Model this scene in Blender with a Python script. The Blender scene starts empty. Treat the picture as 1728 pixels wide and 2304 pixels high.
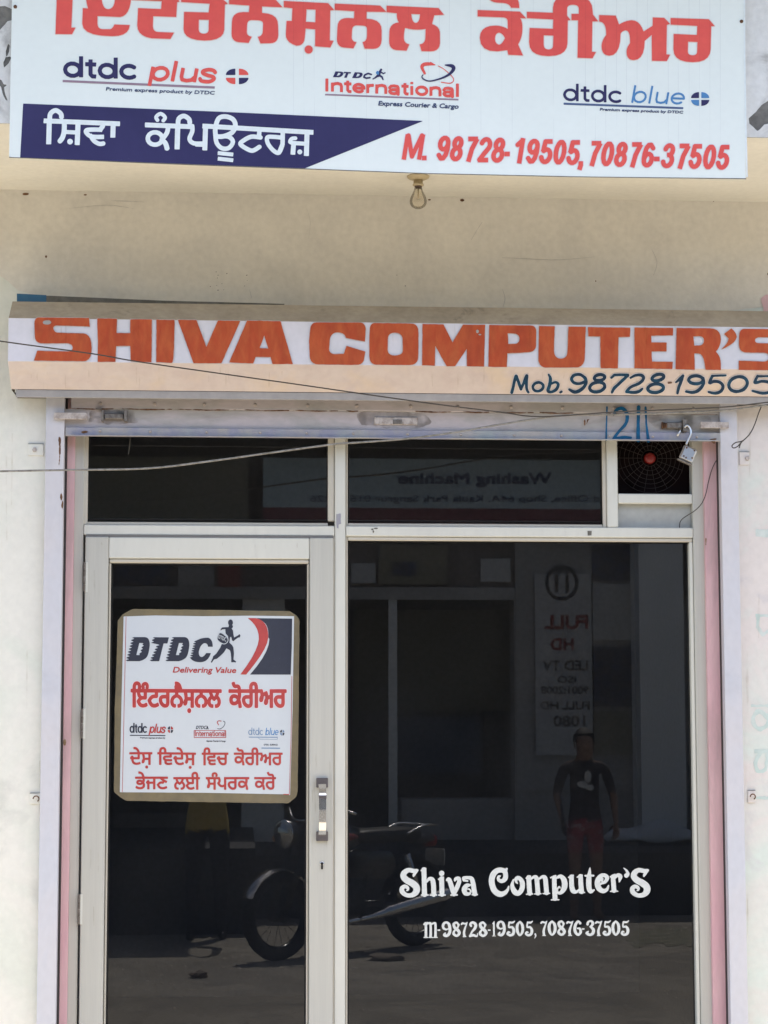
import bpy, bmesh, math, random
import numpy as np
from mathutils import Vector, Matrix

# ------------------------------------------------------------------ camera, world, sun, exposure
sc = bpy.context.scene
COL = sc.collection
R = math.radians
F_PX = 4600.0                                   # focal length in photograph pixels (1728 wide)
YAW = math.atan(0.070)                          # looking slightly to the right
PITCH = math.atan(468.0 / F_PX)                 # and slightly upward
ROLL = -0.0012
CAM = Vector((0.0, -7.3, 1.6))
FWD = Vector((math.sin(YAW) * math.cos(PITCH), math.cos(YAW) * math.cos(PITCH), math.sin(PITCH)))
RGT0 = Vector((math.cos(YAW), -math.sin(YAW), 0))
UP0 = RGT0.cross(FWD)
RGT = RGT0 * math.cos(ROLL) + UP0 * math.sin(ROLL)
UP = RGT.cross(FWD)
cd = bpy.data.cameras.new('camera')
cam = bpy.data.objects.new('camera', cd)
COL.objects.link(cam)
mw = Matrix((RGT, UP, -FWD)).transposed().to_4x4()
mw.translation = CAM
cam.matrix_world = mw
cd.sensor_fit = 'HORIZONTAL'
cd.sensor_width = 36.0
cd.lens = 36.0 * F_PX / 1728.0
cd.clip_start = 0.02
cd.clip_end = 300.0
sc.camera = cam

SUN_E, SUN_AZ = R(66), R(20)                    # high noon sun, behind the camera, a little to its right
SUN_DIR = Vector((math.sin(SUN_AZ) * math.cos(SUN_E), -math.cos(SUN_AZ) * math.cos(SUN_E), math.sin(SUN_E)))
world = bpy.data.worlds.new('World')
sc.world = world
world.use_nodes = True
wn = world.node_tree
bg = wn.nodes['Background']
sky = wn.nodes.new('ShaderNodeTexSky')
sky.sky_type = 'NISHITA'
sky.sun_disc = False
sky.sun_elevation = SUN_E
sky.sun_rotation = math.pi - SUN_AZ
sky.dust_density = 2.0
wn.links.new(sky.outputs[0], bg.inputs[0])
bg.inputs[1].default_value = 0.13
sl = bpy.data.lights.new('sun', 'SUN')
sl.energy = 3.6
sl.angle = R(0.5)
sl.color = (1.0, 0.95, 0.87)
sun = bpy.data.objects.new('sun', sl)
COL.objects.link(sun)
sun.rotation_euler = SUN_DIR.to_track_quat('Z', 'Y').to_euler()
sun.location = (2, -6, 12)
sc.view_settings.view_transform = 'Standard'
sc.view_settings.look = 'None'
sc.view_settings.gamma = 1
sc.view_settings.use_curve_mapping = False
sc.view_settings.exposure = 1.6
sc.render.engine = 'CYCLES'
sc.cycles.max_bounces = 10
sc.cycles.diffuse_bounces = 6
sc.cycles.transparent_max_bounces = 12
random.seed(7)

# ------------------------------------------------------------------ measuring: a photo pixel -> a point on a real plane
def ray(px, py):
    return FWD * F_PX + RGT * (px - 864.0) - UP * (py - 1152.0)

def P(px, py, Y):
    d = ray(px, py)
    return CAM + d * ((Y - CAM.y) / d.y)

def on_plane(p0, n):
    p0 = Vector(p0); n = Vector(n)
    def f(px, py):
        d = ray(px, py)
        return CAM + d * ((p0 - CAM).dot(n) / d.dot(n))
    return f

GLASS_Y = 0.085
def PM(px, py, Y):                              # a point seen mirrored in the glass, standing at real depth Y
    p = P(px, py, 2 * GLASS_Y - Y)
    return Vector((p.x, Y, p.z))

# ------------------------------------------------------------------ materials
MATS = {}
def srgb(r, g, b):
    f = lambda c: (c / 255 / 12.92) if c / 255 <= 0.04045 else ((c / 255 + 0.055) / 1.055) ** 2.4
    return (f(r), f(g), f(b), 1)

def mat(name, col, rough=0.6, col2=None, scale=5.0, lo=0.4, hi=0.65, fine=0.06, bump=0.0, bscale=60, metal=0.0,
        coat=0.0, stretch=(1, 1, 1), col3=None, scale3=1.3, lo3=0.5, hi3=0.7, spec=0.5, dist=0.6):
    if name in MATS: return MATS[name]
    m = bpy.data.materials.new(name); m.use_nodes = True
    nt = m.node_tree; b = nt.nodes['Principled BSDF']
    b.inputs['Roughness'].default_value = rough
    b.inputs['Metallic'].default_value = metal
    b.inputs['Coat Weight'].default_value = coat
    b.inputs['Coat Roughness'].default_value = 0.05
    b.inputs['Specular IOR Level'].default_value = spec
    tc = nt.nodes.new('ShaderNodeTexCoord')
    mp = nt.nodes.new('ShaderNodeMapping'); mp.inputs['Scale'].default_value = stretch
    nt.links.new(tc.outputs['Object'], mp.inputs[0])
    rgb = nt.nodes.new('ShaderNodeRGB'); rgb.outputs[0].default_value = (*col[:3], 1)
    out = rgb.outputs[0]
    def layer(out, c, s, a, z):
        n = nt.nodes.new('ShaderNodeTexNoise'); n.inputs['Scale'].default_value = s
        n.inputs['Detail'].default_value = 6; n.inputs['Distortion'].default_value = dist
        n.inputs['Roughness'].default_value = 0.62
        nt.links.new(mp.outputs[0], n.inputs['Vector'])
        r = nt.nodes.new('ShaderNodeMapRange'); r.inputs[1].default_value = a; r.inputs[2].default_value = z
        r.clamp = True; nt.links.new(n.outputs['Fac'], r.inputs[0])
        x = nt.nodes.new('ShaderNodeMix'); x.data_type = 'RGBA'
        nt.links.new(r.outputs[0], x.inputs[0]); nt.links.new(out, x.inputs[6]); x.inputs[7].default_value = (*c[:3], 1)
        return x.outputs[2]
    if col2: out = layer(out, col2, scale, lo, hi)
    if col3: out = layer(out, col3, scale3, lo3, hi3)
    n2 = nt.nodes.new('ShaderNodeTexNoise'); n2.inputs['Scale'].default_value = 45; n2.inputs['Detail'].default_value = 4
    nt.links.new(mp.outputs[0], n2.inputs['Vector'])
    r2 = nt.nodes.new('ShaderNodeMapRange'); r2.inputs[1].default_value = 0.3; r2.inputs[2].default_value = 0.7
    r2.inputs[3].default_value = 1 - fine; r2.inputs[4].default_value = 1 + fine
    nt.links.new(n2.outputs['Fac'], r2.inputs[0])
    h = nt.nodes.new('ShaderNodeHueSaturation'); nt.links.new(out, h.inputs['Color']); nt.links.new(r2.outputs[0], h.inputs['Value'])
    nt.links.new(h.outputs[0], b.inputs['Base Color'])
    if bump:
        n3 = nt.nodes.new('ShaderNodeTexNoise'); n3.inputs['Scale'].default_value = bscale; n3.inputs['Detail'].default_value = 5
        nt.links.new(tc.outputs['Object'], n3.inputs['Vector'])
        bp = nt.nodes.new('ShaderNodeBump'); bp.inputs['Strength'].default_value = bump; bp.inputs['Distance'].default_value = 0.004
        nt.links.new(n3.outputs['Fac'], bp.inputs['Height']); nt.links.new(bp.outputs[0], b.inputs['Normal'])
    MATS[name] = m
    return m

def glass_mat(name, tint, ior=1.5, boost=1.6, rough=0.0, film=(0.002, (.7, .7, .72))):
    m = bpy.data.materials.new(name); m.use_nodes = True; nt = m.node_tree
    for n in list(nt.nodes): nt.nodes.remove(n)
    o = nt.nodes.new('ShaderNodeOutputMaterial'); mx = nt.nodes.new('ShaderNodeMixShader')
    t = nt.nodes.new('ShaderNodeBsdfTransparent'); t.inputs[0].default_value = (*tint, 1)
    g = nt.nodes.new('ShaderNodeBsdfGlossy'); g.inputs['Roughness'].default_value = rough
    fr = nt.nodes.new('ShaderNodeFresnel'); fr.inputs[0].default_value = ior
    mu = nt.nodes.new('ShaderNodeMath'); mu.operation = 'MULTIPLY'; mu.inputs[1].default_value = boost; mu.use_clamp = True
    nt.links.new(fr.outputs[0], mu.inputs[0]); nt.links.new(mu.outputs[0], mx.inputs[0])
    df = nt.nodes.new('ShaderNodeBsdfDiffuse'); df.inputs[0].default_value = (*film[1], 1)
    m0 = nt.nodes.new('ShaderNodeMixShader'); m0.inputs[0].default_value = film[0]
    tc = nt.nodes.new('ShaderNodeTexCoord'); nz = nt.nodes.new('ShaderNodeTexNoise'); nz.inputs['Scale'].default_value = 3.0; nz.inputs['Detail'].default_value = 5
    mr = nt.nodes.new('ShaderNodeMapRange'); mr.inputs[1].default_value = .4; mr.inputs[2].default_value = .75; mr.inputs[3].default_value = film[0] * .4; mr.inputs[4].default_value = film[0] * 3.5
    nt.links.new(tc.outputs['Object'], nz.inputs['Vector']); nt.links.new(nz.outputs['Fac'], mr.inputs[0]); nt.links.new(mr.outputs[0], m0.inputs[0])
    nt.links.new(t.outputs[0], m0.inputs[1]); nt.links.new(df.outputs[0], m0.inputs[2])
    nt.links.new(m0.outputs[0], mx.inputs[1]); nt.links.new(g.outputs[0], mx.inputs[2]); nt.links.new(mx.outputs[0], o.inputs[0])
    MATS[name] = m
    return m

M_WHITE = mat('limewashed white plaster', (0.72, 0.71, 0.65), 0.85, (0.66, 0.68, 0.61), 2.2, 0.45, 0.6, 0.03, 0.35, 35,
              col3=(0.50, 0.50, 0.46), scale3=2.6, lo3=0.54, hi3=0.74)
M_WHITE_R = mat('limewashed rosy plaster', (0.68, 0.63, 0.60), 0.85, (0.61, 0.67, 0.62), 1.6, 0.46, 0.6, 0.03, 0.35, 35,
                col3=(0.55, 0.53, 0.55), scale3=4.2, lo3=0.60, hi3=0.78)
M_CREAM = mat('cream distempered plaster', (0.70, 0.68, 0.61), 0.85, (0.65, 0.635, 0.575), 2.6, 0.4, 0.62, 0.035, 0.3, 30,
              col3=(0.72, 0.705, 0.64), scale3=1.4, lo3=0.5, hi3=0.75)
M_UWALL = mat('greyed cream plaster', (0.69, 0.66, 0.59), 0.88, (0.61, 0.585, 0.53), 2.4, 0.38, 0.62, 0.05, 0.7, 16,
              col3=(0.70, 0.665, 0.59), scale3=1.1, lo3=0.48, hi3=0.7)
M_GRIME = mat('grey damp stain', (0.44, 0.43, 0.42), 0.9, (0.49, 0.475, 0.44), 5, 0.4, 0.6, 0.06)
M_PEEL = mat('peeling white limewash', (0.76, 0.76, 0.74), 0.9, (0.50, 0.49, 0.47), 7, 0.56, 0.7, 0.06, 0.6, 50,
             col3=(0.80, 0.80, 0.79), scale3=3)
M_CONC = mat('bare cement', (0.16, 0.155, 0.145), 0.95, (0.24, 0.23, 0.21), 9, 0.4, 0.65, 0.15, 0.8, 90)
M_LAV = mat('lavender enamel on steel', (0.53, 0.545, 0.60), 0.45, (0.57, 0.555, 0.58), 2.4, 0.38, 0.62, 0.03, 0.15, 25,
            stretch=(1, 1, 0.7), col3=(0.42, 0.415, 0.45), scale3=2.1, lo3=0.55, hi3=0.74)
M_PINK = mat('pink enamel on plaster', (0.66, 0.39, 0.43), 0.5, (0.70, 0.47, 0.48), 4.0, 0.35, 0.65, 0.04, 0.2, 30,
             stretch=(3, 1, 0.5), col3=(0.47, 0.33, 0.33), scale3=3.4, lo3=0.5, hi3=0.72)
M_ALU = mat('powder coated frame', (0.61, 0.61, 0.555), 0.42, (0.56, 0.56, 0.515), 3, 0.4, 0.7, 0.02,
            stretch=(1, 1, 0.3), col3=(0.50, 0.49, 0.46), scale3=9, lo3=0.66, hi3=0.85)
M_ALUV = mat('brushed upright', (0.48, 0.475, 0.43), 0.4, (0.43, 0.425, 0.39), 3, 0.4, 0.7, 0.03, stretch=(6, 1, 0.15), col3=(0.36, 0.355, 0.34), scale3=5, lo3=0.62, hi3=0.8)
M_PANEL = mat('recess shaded panel', (0.37, 0.375, 0.35), 0.45, (0.33, 0.33, 0.31), 5)  # white panel, the shade of its recess put into the colour
M_GASK = mat('frame bead', (0.50, 0.47, 0.40), 0.5, fine=0.03)
M_GREYGAP = mat('grey joint', (0.16, 0.155, 0.15), 0.7)
M_RUBBER = mat('rubber seal', (0.02, 0.02, 0.02), 0.7, spec=0.15)
M_HOODTOP = mat('dusty top of hood', (0.32, 0.275, 0.215), 0.8, (0.38, 0.33, 0.26), 5, 0.42, 0.62, 0.08, 0.3, 60,
                stretch=(1, 1, 1), col3=(0.15, 0.13, 0.11), scale3=9, lo3=0.63, hi3=0.8)
M_HOODW = mat('white painted hood band', (0.66, 0.65, 0.72), 0.5, (0.60, 0.60, 0.65), 3, fine=0.03)
M_HOODP = mat('pale pink painted hood', (0.58, 0.51, 0.49), 0.5, (0.54, 0.46, 0.445), 12, 0.4, 0.65, 0.03,
              stretch=(1, 1, 0.12), col3=(0.60, 0.50, 0.42), scale3=5)
M_HOODG = mat('grey weathered flange', (0.36, 0.34, 0.33), 0.55, (0.30, 0.29, 0.28), 6, fine=0.05)
M_SHUT = mat('dirty pink shutter paint', (0.46, 0.41, 0.41), 0.5, (0.36, 0.34, 0.32), 5, 0.45, 0.62, 0.05, 0.25, 30,
             stretch=(0.6, 1, 1.6), col3=(0.30, 0.27, 0.25), scale3=7, lo3=0.6, hi3=0.78)
M_RAIL = mat('worn lilac bottom rail', (0.27, 0.27, 0.34), 0.5, (0.36, 0.34, 0.33), 7, 0.45, 0.6, 0.06, 0.2, 40,
             col3=(0.30, 0.33, 0.34), scale3=5)
M_RUST = mat('rust', (0.10, 0.045, 0.022), 0.9, (0.19, 0.10, 0.05), 40, fine=0.2, bump=0.6, bscale=150)
M_DGREY = mat('dark gap steel', (0.035, 0.03, 0.03), 0.8)
M_GREASY = mat('greasy steel bolt', (0.20, 0.18, 0.16), 0.5, (0.10, 0.08, 0.065), 30, 0.4, 0.6, 0.1, metal=0.3)
M_STEEL = mat('chromed steel', (0.62, 0.62, 0.62), 0.28, metal=1.0, fine=0.03)
M_CHROME = mat('polished chrome', (0.8, 0.8, 0.8), 0.2, metal=1.0, fine=0.01)
M_CAP = mat('dull metal cap', (0.16, 0.145, 0.15), 0.35, metal=0.6)
M_RIVET = mat('painted rivet', (0.50, 0.45, 0.42), 0.5, (0.3, 0.25, 0.22), 60)
M_FLEX = mat('printed flex sheet', (0.81, 0.86, 0.82), 0.42, (0.785, 0.835, 0.795), 1.8, fine=0.012, bump=0.25, bscale=5)
M_SIGNED = mat('sign edge', (0.62, 0.62, 0.56), 0.5)
M_NAVY = mat('navy print', (0.035, 0.032, 0.105), 0.42, (0.042, 0.038, 0.12), 3, fine=0.03, spec=0.15)
M_RED = mat('faded red print', (0.80, 0.115, 0.095), 0.42, (0.76, 0.10, 0.09), 6, fine=0.03, spec=0.15)
M_REDOUT = mat('cream letter outline', (0.78, 0.66, 0.60), 0.45)
M_PINKOUT = mat('pale pink letter outline', (0.76, 0.62, 0.66), 0.45)
M_TEXTW = mat('white print', (0.76, 0.82, 0.82), 0.42)
M_BLACKP = mat('dark blue print', (0.05, 0.07, 0.15), 0.45, spec=0.15)
M_BLUE = mat('sky blue print', (0.09, 0.25, 0.50), 0.45, spec=0.15)
M_LINE = mat('mauve rule', (0.30, 0.20, 0.25), 0.45)
M_ORANGE = mat('brushed orange red paint', (0.42, 0.072, 0.028), 0.5, (0.47, 0.11, 0.04), 26, 0.38, 0.66, 0.08, 0.15, 40, stretch=(1, 1, 0.4),
               col3=(0.33, 0.055, 0.026), scale3=9, lo3=0.5, hi3=0.8, dist=0.8, spec=0.15)
M_PAINTBLUE = mat('brushed ink blue paint', (0.012, 0.035, 0.075), 0.4, (0.01, 0.065, 0.13), 22, 0.45, 0.65, spec=0.15)
M_BLUE211 = mat('blue number paint', (0.01, 0.10, 0.22), 0.4, (0.01, 0.07, 0.14), 30, spec=0.15)
M_GLASS = glass_mat('tinted window glass', (0.34, 0.35, 0.37), 1.52, 1.35, 0.0)
M_BULB = glass_mat('clear bulb glass', (0.90, 0.87, 0.80), 1.45, 0.9, 0.08, (0.13, (.70, .64, .52)))
M_VINYL = mat('white vinyl lettering', (0.60, 0.63, 0.62), 0.45)
M_POSTER = mat('laminated poster paper', (0.57, 0.61, 0.64), 0.5, (0.55, 0.59, 0.63), 2.5, fine=0.01, coat=1.0)
M_PNAVY = mat('poster dark blue', (0.022, 0.026, 0.045), 0.5, coat=0.4)
M_PRED = mat('poster red', (0.40, 0.035, 0.035), 0.5, (0.46, 0.05, 0.04), 20, coat=1.0)
M_PLIGHT = mat('poster pale blue', (0.17, 0.27, 0.42), 0.5, coat=1.0)
M_TAPE = mat('brown packing tape', (0.17, 0.145, 0.095), 0.25, (0.20, 0.165, 0.10), 14, 0.4, 0.6, coat=0.6, fine=0.05)
M_TAPEL = mat('tape over glass', (0.30, 0.25, 0.17), 0.3)
M_WIRE = mat('grey insulated cable', (0.20, 0.20, 0.19), 0.6, (0.28, 0.28, 0.27), 12)
M_WIREB = mat('dark cable', (0.05, 0.042, 0.035), 0.6)
M_WIREL = mat('twisted pale cable', (0.26, 0.25, 0.23), 0.6, (0.14, 0.13, 0.11), 40)
M_HOLDER = mat('bakelite holder', (0.42, 0.35, 0.22), 0.45)
M_BRASSD = mat('tarnished bulb cap', (0.10, 0.065, 0.055), 0.5)
M_ROOM = mat('dark shop interior', (0.55, 0.55, 0.55), 0.8)
M_BLUEB = mat('faded blue board', (0.015, 0.10, 0.20), 0.5, (0.03, 0.12, 0.2), 10)
M_BOARDE = mat('grimy board edge', (0.10, 0.095, 0.08), 0.8, (0.16, 0.15, 0.13), 20)
M_ASPH = mat('dusty street surface', (0.42, 0.365, 0.275), 0.95, (0.48, 0.42, 0.32), 0.8, 0.42, 0.6, 0.10, 0.6, 40,
             col3=(0.38, 0.33, 0.26), scale3=2.4, lo3=0.52, hi3=0.7)
M_GHOST = mat('faded green paint', (0.50, 0.60, 0.565), 0.8, (0.60, 0.65, 0.62), 6, 0.45, 0.6)

# ------------------------------------------------------------------ object helpers
ORG = {}
def link(name, me, material, parent=None, origin=None):
    """me holds world coordinates; the object gets its origin at its base and keeps its place"""
    vs = np.empty(len(me.vertices) * 3, dtype=np.float64); me.vertices.foreach_get('co', vs); vs = vs.reshape(-1, 3)
    if origin is None:
        origin = Vector(((vs[:, 0].min() + vs[:, 0].max()) / 2, (vs[:, 1].min() + vs[:, 1].max()) / 2, vs[:, 2].min()))
    vs -= np.array(origin)
    me.vertices.foreach_set('co', vs.ravel())
    o = bpy.data.objects.new(name, me); COL.objects.link(o)
    ORG[o] = Vector(origin)
    if parent:
        o.parent = parent; o.location = Vector(origin) - ORG[parent]
    else:
        o.location = origin
    if material is not None and len(me.materials) == 0:
        me.materials.append(material)
    me.update()
    return o

def tag(o, label=None, cat=None, group=None, kind=None):
    if label: o['label'] = label
    if cat: o['category'] = cat
    if group: o['group'] = group
    if kind: o['kind'] = kind
    return o

def thing(name, label, cat, loc, group=None):
    o = bpy.data.objects.new(name, None); COL.objects.link(o); o.location = loc; ORG[o] = Vector(loc)
    o.empty_display_size = 0.1
    return tag(o, label, cat, group)

def mesh(name, verts, faces, material, parent=None, smooth=False, origin=None):
    me = bpy.data.meshes.new(name)
    me.from_pydata([tuple(v) for v in verts], [], faces)
    if smooth:
        for p in me.polygons: p.use_smooth = True
    return link(name, me, material, parent, origin)

def from_bm(name, bm, material, parent=None, smooth=False, origin=None):
    me = bpy.data.meshes.new(name); bmesh.ops.recalc_face_normals(bm, faces=bm.faces); bm.to_mesh(me); bm.free()
    if smooth:
        for p in me.polygons: p.use_smooth = True
    return link(name, me, material, parent, origin)

def bx(bm, x0, x1, y0, y1, z0, z1, bev=0.0, rot=None):
    b = bmesh.new()
    r = bmesh.ops.create_cube(b, size=1)
    c = Vector(((x0 + x1) / 2, (y0 + y1) / 2, (z0 + z1) / 2)); s = Vector((abs(x1 - x0), abs(y1 - y0), abs(z1 - z0)))
    for v in b.verts: v.co = Vector((v.co.x * s.x, v.co.y * s.y, v.co.z * s.z))
    if bev: bmesh.ops.bevel(b, geom=list(b.edges), offset=bev, segments=1, profile=0.5, affect='EDGES')
    for v in b.verts: v.co = (rot @ v.co if rot else v.co) + c
    me = bpy.data.meshes.new('t'); b.to_mesh(me); b.free(); bm.from_mesh(me); bpy.data.meshes.remove(me)

def box(name, x0, x1, y0, y1, z0, z1, material, parent=None, bev=0.0, rot=None):
    bm = bmesh.new(); bx(bm, x0, x1, y0, y1, z0, z1, bev, rot)
    return from_bm(name, bm, material, parent)

def pbox(name, px0, py0, px1, py1, Y0, depth, material, parent=None, bev=0.0, ref=None):
    """box whose front face at depth Y0 covers the pixel rectangle (measured on its centre lines)"""
    cx, cy = (px0 + px1) / 2, (py0 + py1) / 2
    if ref: cy = ref
    x0, x1 = P(px0, cy, Y0).x, P(px1, cy, Y0).x
    z0, z1 = P(cx, py1, Y0).z, P(cx, py0, Y0).z
    return box(name, x0, x1, Y0, Y0 + depth, z0, z1, material, parent, bev)

def tube_bm(bm, pts, r, n=8, caps=True):
    pts = [Vector(p) for p in pts]; rings = []
    rs = r if isinstance(r, (list, tuple)) else [r] * len(pts)
    prev = None
    for i, p in enumerate(pts):
        t = (pts[min(i + 1, len(pts) - 1)] - pts[max(i - 1, 0)]).normalized()
        a = prev if prev else (Vector((0, 0, 1)) if abs(t.z) < 0.9 else Vector((1, 0, 0)))
        u = (a - t * a.dot(t)).normalized(); prev = u; v = t.cross(u)
        rings.append([bm.verts.new(p + (u * math.cos(2 * math.pi * k / n) + v * math.sin(2 * math.pi * k / n)) * rs[i]) for k in range(n)])
    for a, b in zip(rings, rings[1:]):
        for k in range(n): bm.faces.new((a[k], a[(k + 1) % n], b[(k + 1) % n], b[k]))
    if caps:
        bm.faces.new(rings[0][::-1]); bm.faces.new(rings[-1])

def tube(name, pts, r, material, parent=None, n=8):
    bm = bmesh.new(); tube_bm(bm, pts, r, n); return from_bm(name, bm, material, parent, True)

def smooth_path(pts, k=5):
    pts = [Vector(p) for p in pts]; out = []
    for i in range(len(pts) - 1):
        p0, p1, p2, p3 = pts[max(i - 1, 0)], pts[i], pts[i + 1], pts[min(i + 2, len(pts) - 1)]
        for j in range(k):
            t = j / k
            out.append(0.5 * ((2 * p1) + (p2 - p0) * t + (2 * p0 - 5 * p1 + 4 * p2 - p3) * t * t + (3 * p1 - p0 - 3 * p2 + p3) * t ** 3))
    return out + [pts[-1]]

def lathe_bm(bm, prof, c, axis='Z', n=20):
    c = Vector(c); rings = []
    for r, h in prof:
        ring = []
        for k in range(n):
            a = 2 * math.pi * k / n; x, y = r * math.cos(a), r * math.sin(a)
            v = {'Z': (x, y, h), 'Y': (x, h, y), 'X': (h, x, y)}[axis]
            ring.append(bm.verts.new(c + Vector(v)))
        rings.append(ring)
    for a, b in zip(rings, rings[1:]):
        for k in range(n): bm.faces.new((a[k], a[(k + 1) % n], b[(k + 1) % n], b[k]))
    bm.faces.new(rings[0][::-1]); bm.faces.new(rings[-1])

def lathe(name, prof, c, axis, material, parent=None, n=20, smooth=True):
    bm = bmesh.new(); lathe_bm(bm, prof, c, axis, n); return from_bm(name, bm, material, parent, smooth)

# ------------------------------------------------------------------ flat print: signed-distance shapes meshed on a plane
def quad_curve(pts, k=5):
    """outline with on-curve corners (x,y) and smooth off-curve points (x,y,1)"""
    n = len(pts); out = []
    for i in range(n):
        a = pts[i]; on = len(a) < 3
        if on: out.append((a[0], a[1])); continue
        p = pts[i - 1]; q = pts[(i + 1) % n]
        s = (p[0], p[1]) if len(p) < 3 else ((p[0] + a[0]) / 2, (p[1] + a[1]) / 2)
        e = (q[0], q[1]) if len(q) < 3 else ((q[0] + a[0]) / 2, (q[1] + a[1]) / 2)
        if len(p) == 3: out.append(s)
        for j in range(1, k):
            t = j / k
            out.append(((1 - t) ** 2 * s[0] + 2 * t * (1 - t) * a[0] + t * t * e[0], (1 - t) ** 2 * s[1] + 2 * t * (1 - t) * a[1] + t * t * e[1]))
    return out

def tr(pts, x0, y0, s):                           # crop coordinates -> photograph pixels
    return [(x0 + p[0] / s, y0 + p[1] / s) + tuple(p[2:]) for p in pts]

def poly(*contours):                              # closed shape, even-odd
    return ('poly', [np.array(quad_curve(c), float) for c in contours], 'eo')

def stroke(pts, r=None, flat=False):              # pts (x,y[,r])
    a = np.array([(p[0], p[1], (p[2] if len(p) > 2 else r)) for p in pts], float)
    return ('stroke', a, flat)

def arc(cx, cy, rx, ry, a0, a1, n=14, rot=0.0):   # degrees, y down
    o = []
    for i in range(n + 1):
        a = R(a0 + (a1 - a0) * i / n); x, y = rx * math.cos(a), ry * math.sin(a)
        o.append((cx + x * math.cos(rot) - y * math.sin(rot), cy + x * math.sin(rot) + y * math.cos(rot)))
    return o

def bez(pts, k=4):                                # smooth a hand-written open path, radius included
    P3 = [np.array(p, float) for p in pts]; out = []
    for i in range(len(P3) - 1):
        p0, p1, p2, p3 = P3[max(i - 1, 0)], P3[i], P3[i + 1], P3[min(i + 2, len(P3) - 1)]
        for j in range(k):
            t = j / k
            out.append(tuple(0.5 * ((2 * p1) + (p2 - p0) * t + (2 * p0 - 5 * p1 + 4 * p2 - p3) * t * t + (3 * p1 - p0 - 3 * p2 + p3) * t ** 3)))
    out.append(tuple(P3[-1]))
    return out

def bounds(sh):
    if sh[0] == 'poly': a = np.vstack(sh[1]); r = 0
    else: a = sh[1]; r = sh[1][:, 2].max()
    return a[:, 0].min() - r, a[:, 0].max() + r, a[:, 1].min() - r, a[:, 1].max() + r

def sdf(sh, X, Y):
    if sh[0] == 'stroke':
        a = sh[1]; d = np.full(X.shape, 1e9); n = len(a) - 1
        for i in range(n):
            x0, y0, r0 = a[i]; x1, y1, r1 = a[i + 1]
            dx, dy = x1 - x0, y1 - y0; L = math.hypot(dx, dy) + 1e-9; ux, uy = dx / L, dy / L
            t = (X - x0) * ux + (Y - y0) * uy; tc = np.clip(t, 0, L)
            dist = np.hypot(X - x0 - tc * ux, Y - y0 - tc * uy)
            q = dist - (r0 + (r1 - r0) * tc / L)
            if sh[2]:
                perp = np.abs(-(X - x0) * uy + (Y - y0) * ux)
                if i == 0: q = np.where(t < 0, np.maximum(perp - r0, -t), q)
                if i == n - 1: q = np.where(t > L, np.maximum(perp - r1, t - L), q)
            d = np.minimum(d, q)
        return d
    d = np.full(X.shape, 1e18); w = np.zeros(X.shape, int)
    for c in sh[1]:
        q = np.roll(c, -1, axis=0)
        for (x0, y0), (x1, y1) in zip(c, q):
            dx, dy = x1 - x0, y1 - y0; L2 = dx * dx + dy * dy
            if L2 < 1e-12: continue
            t = np.clip(((X - x0) * dx + (Y - y0) * dy) / L2, 0, 1)
            d = np.minimum(d, (X - x0 - t * dx) ** 2 + (Y - y0 - t * dy) ** 2)
            if dy:
                cr = ((y0 <= Y) != (y1 <= Y)) & (X < x0 + (Y - y0) * dx / dy)
                w += np.where(cr, 1 if y1 > y0 else -1, 0)
    inside = (w % 2 != 0) if sh[2] == 'eo' else (w != 0)
    d = np.sqrt(d)
    return np.where(inside, -d, d)

def field(shapes, grow, step):
    bs = [bounds(s) for s in shapes]; pad = grow + 2 * step
    x0 = min(b[0] for b in bs) - pad; x1 = max(b[1] for b in bs) + pad
    y0 = min(b[2] for b in bs) - pad; y1 = max(b[3] for b in bs) + pad
    nx, ny = int((x1 - x0) / step) + 2, int((y1 - y0) / step) + 2
    G = np.full((ny, nx), 1e3)
    gx = x0 + np.arange(nx) * step; gy = y0 + np.arange(ny) * step
    for s, b in zip(shapes, bs):
        i0, i1 = max(0, int((b[0] - pad - x0) / step)), min(nx, int((b[1] + pad - x0) / step) + 2)
        j0, j1 = max(0, int((b[2] - pad - y0) / step)), min(ny, int((b[3] + pad - y0) / step) + 2)
        X, Y = np.meshgrid(gx[i0:i1], gy[j0:j1])
        G[j0:j1, i0:i1] = np.minimum(G[j0:j1, i0:i1], sdf(s, X, Y))
    return G - grow, x0, y0

def rough_edges(G, amp, k, seed=0):
    rng = np.random.RandomState(seed); ny, nx = G.shape
    n = np.zeros_like(G)
    for sc_, a in ((k, 1.0), (k * 2.3, 0.5)):
        c = rng.uniform(-1, 1, (int(ny / (24 / sc_)) + 3, int(nx / (24 / sc_)) + 3))
        yi = np.linspace(0, c.shape[0] - 1.01, ny); xi = np.linspace(0, c.shape[1] - 1.01, nx)
        yf, xf = yi % 1, xi % 1; yi, xi = yi.astype(int), xi.astype(int)
        A = c[yi][:, xi]; B = c[yi][:, xi + 1]; Cc = c[yi + 1][:, xi]; D = c[yi + 1][:, xi + 1]
        n += a * (A * (1 - xf) + B * xf) * (1 - yf)[:, None] + a * (Cc * (1 - xf) + D * xf) * yf[:, None]
    return G + n * amp

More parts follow.
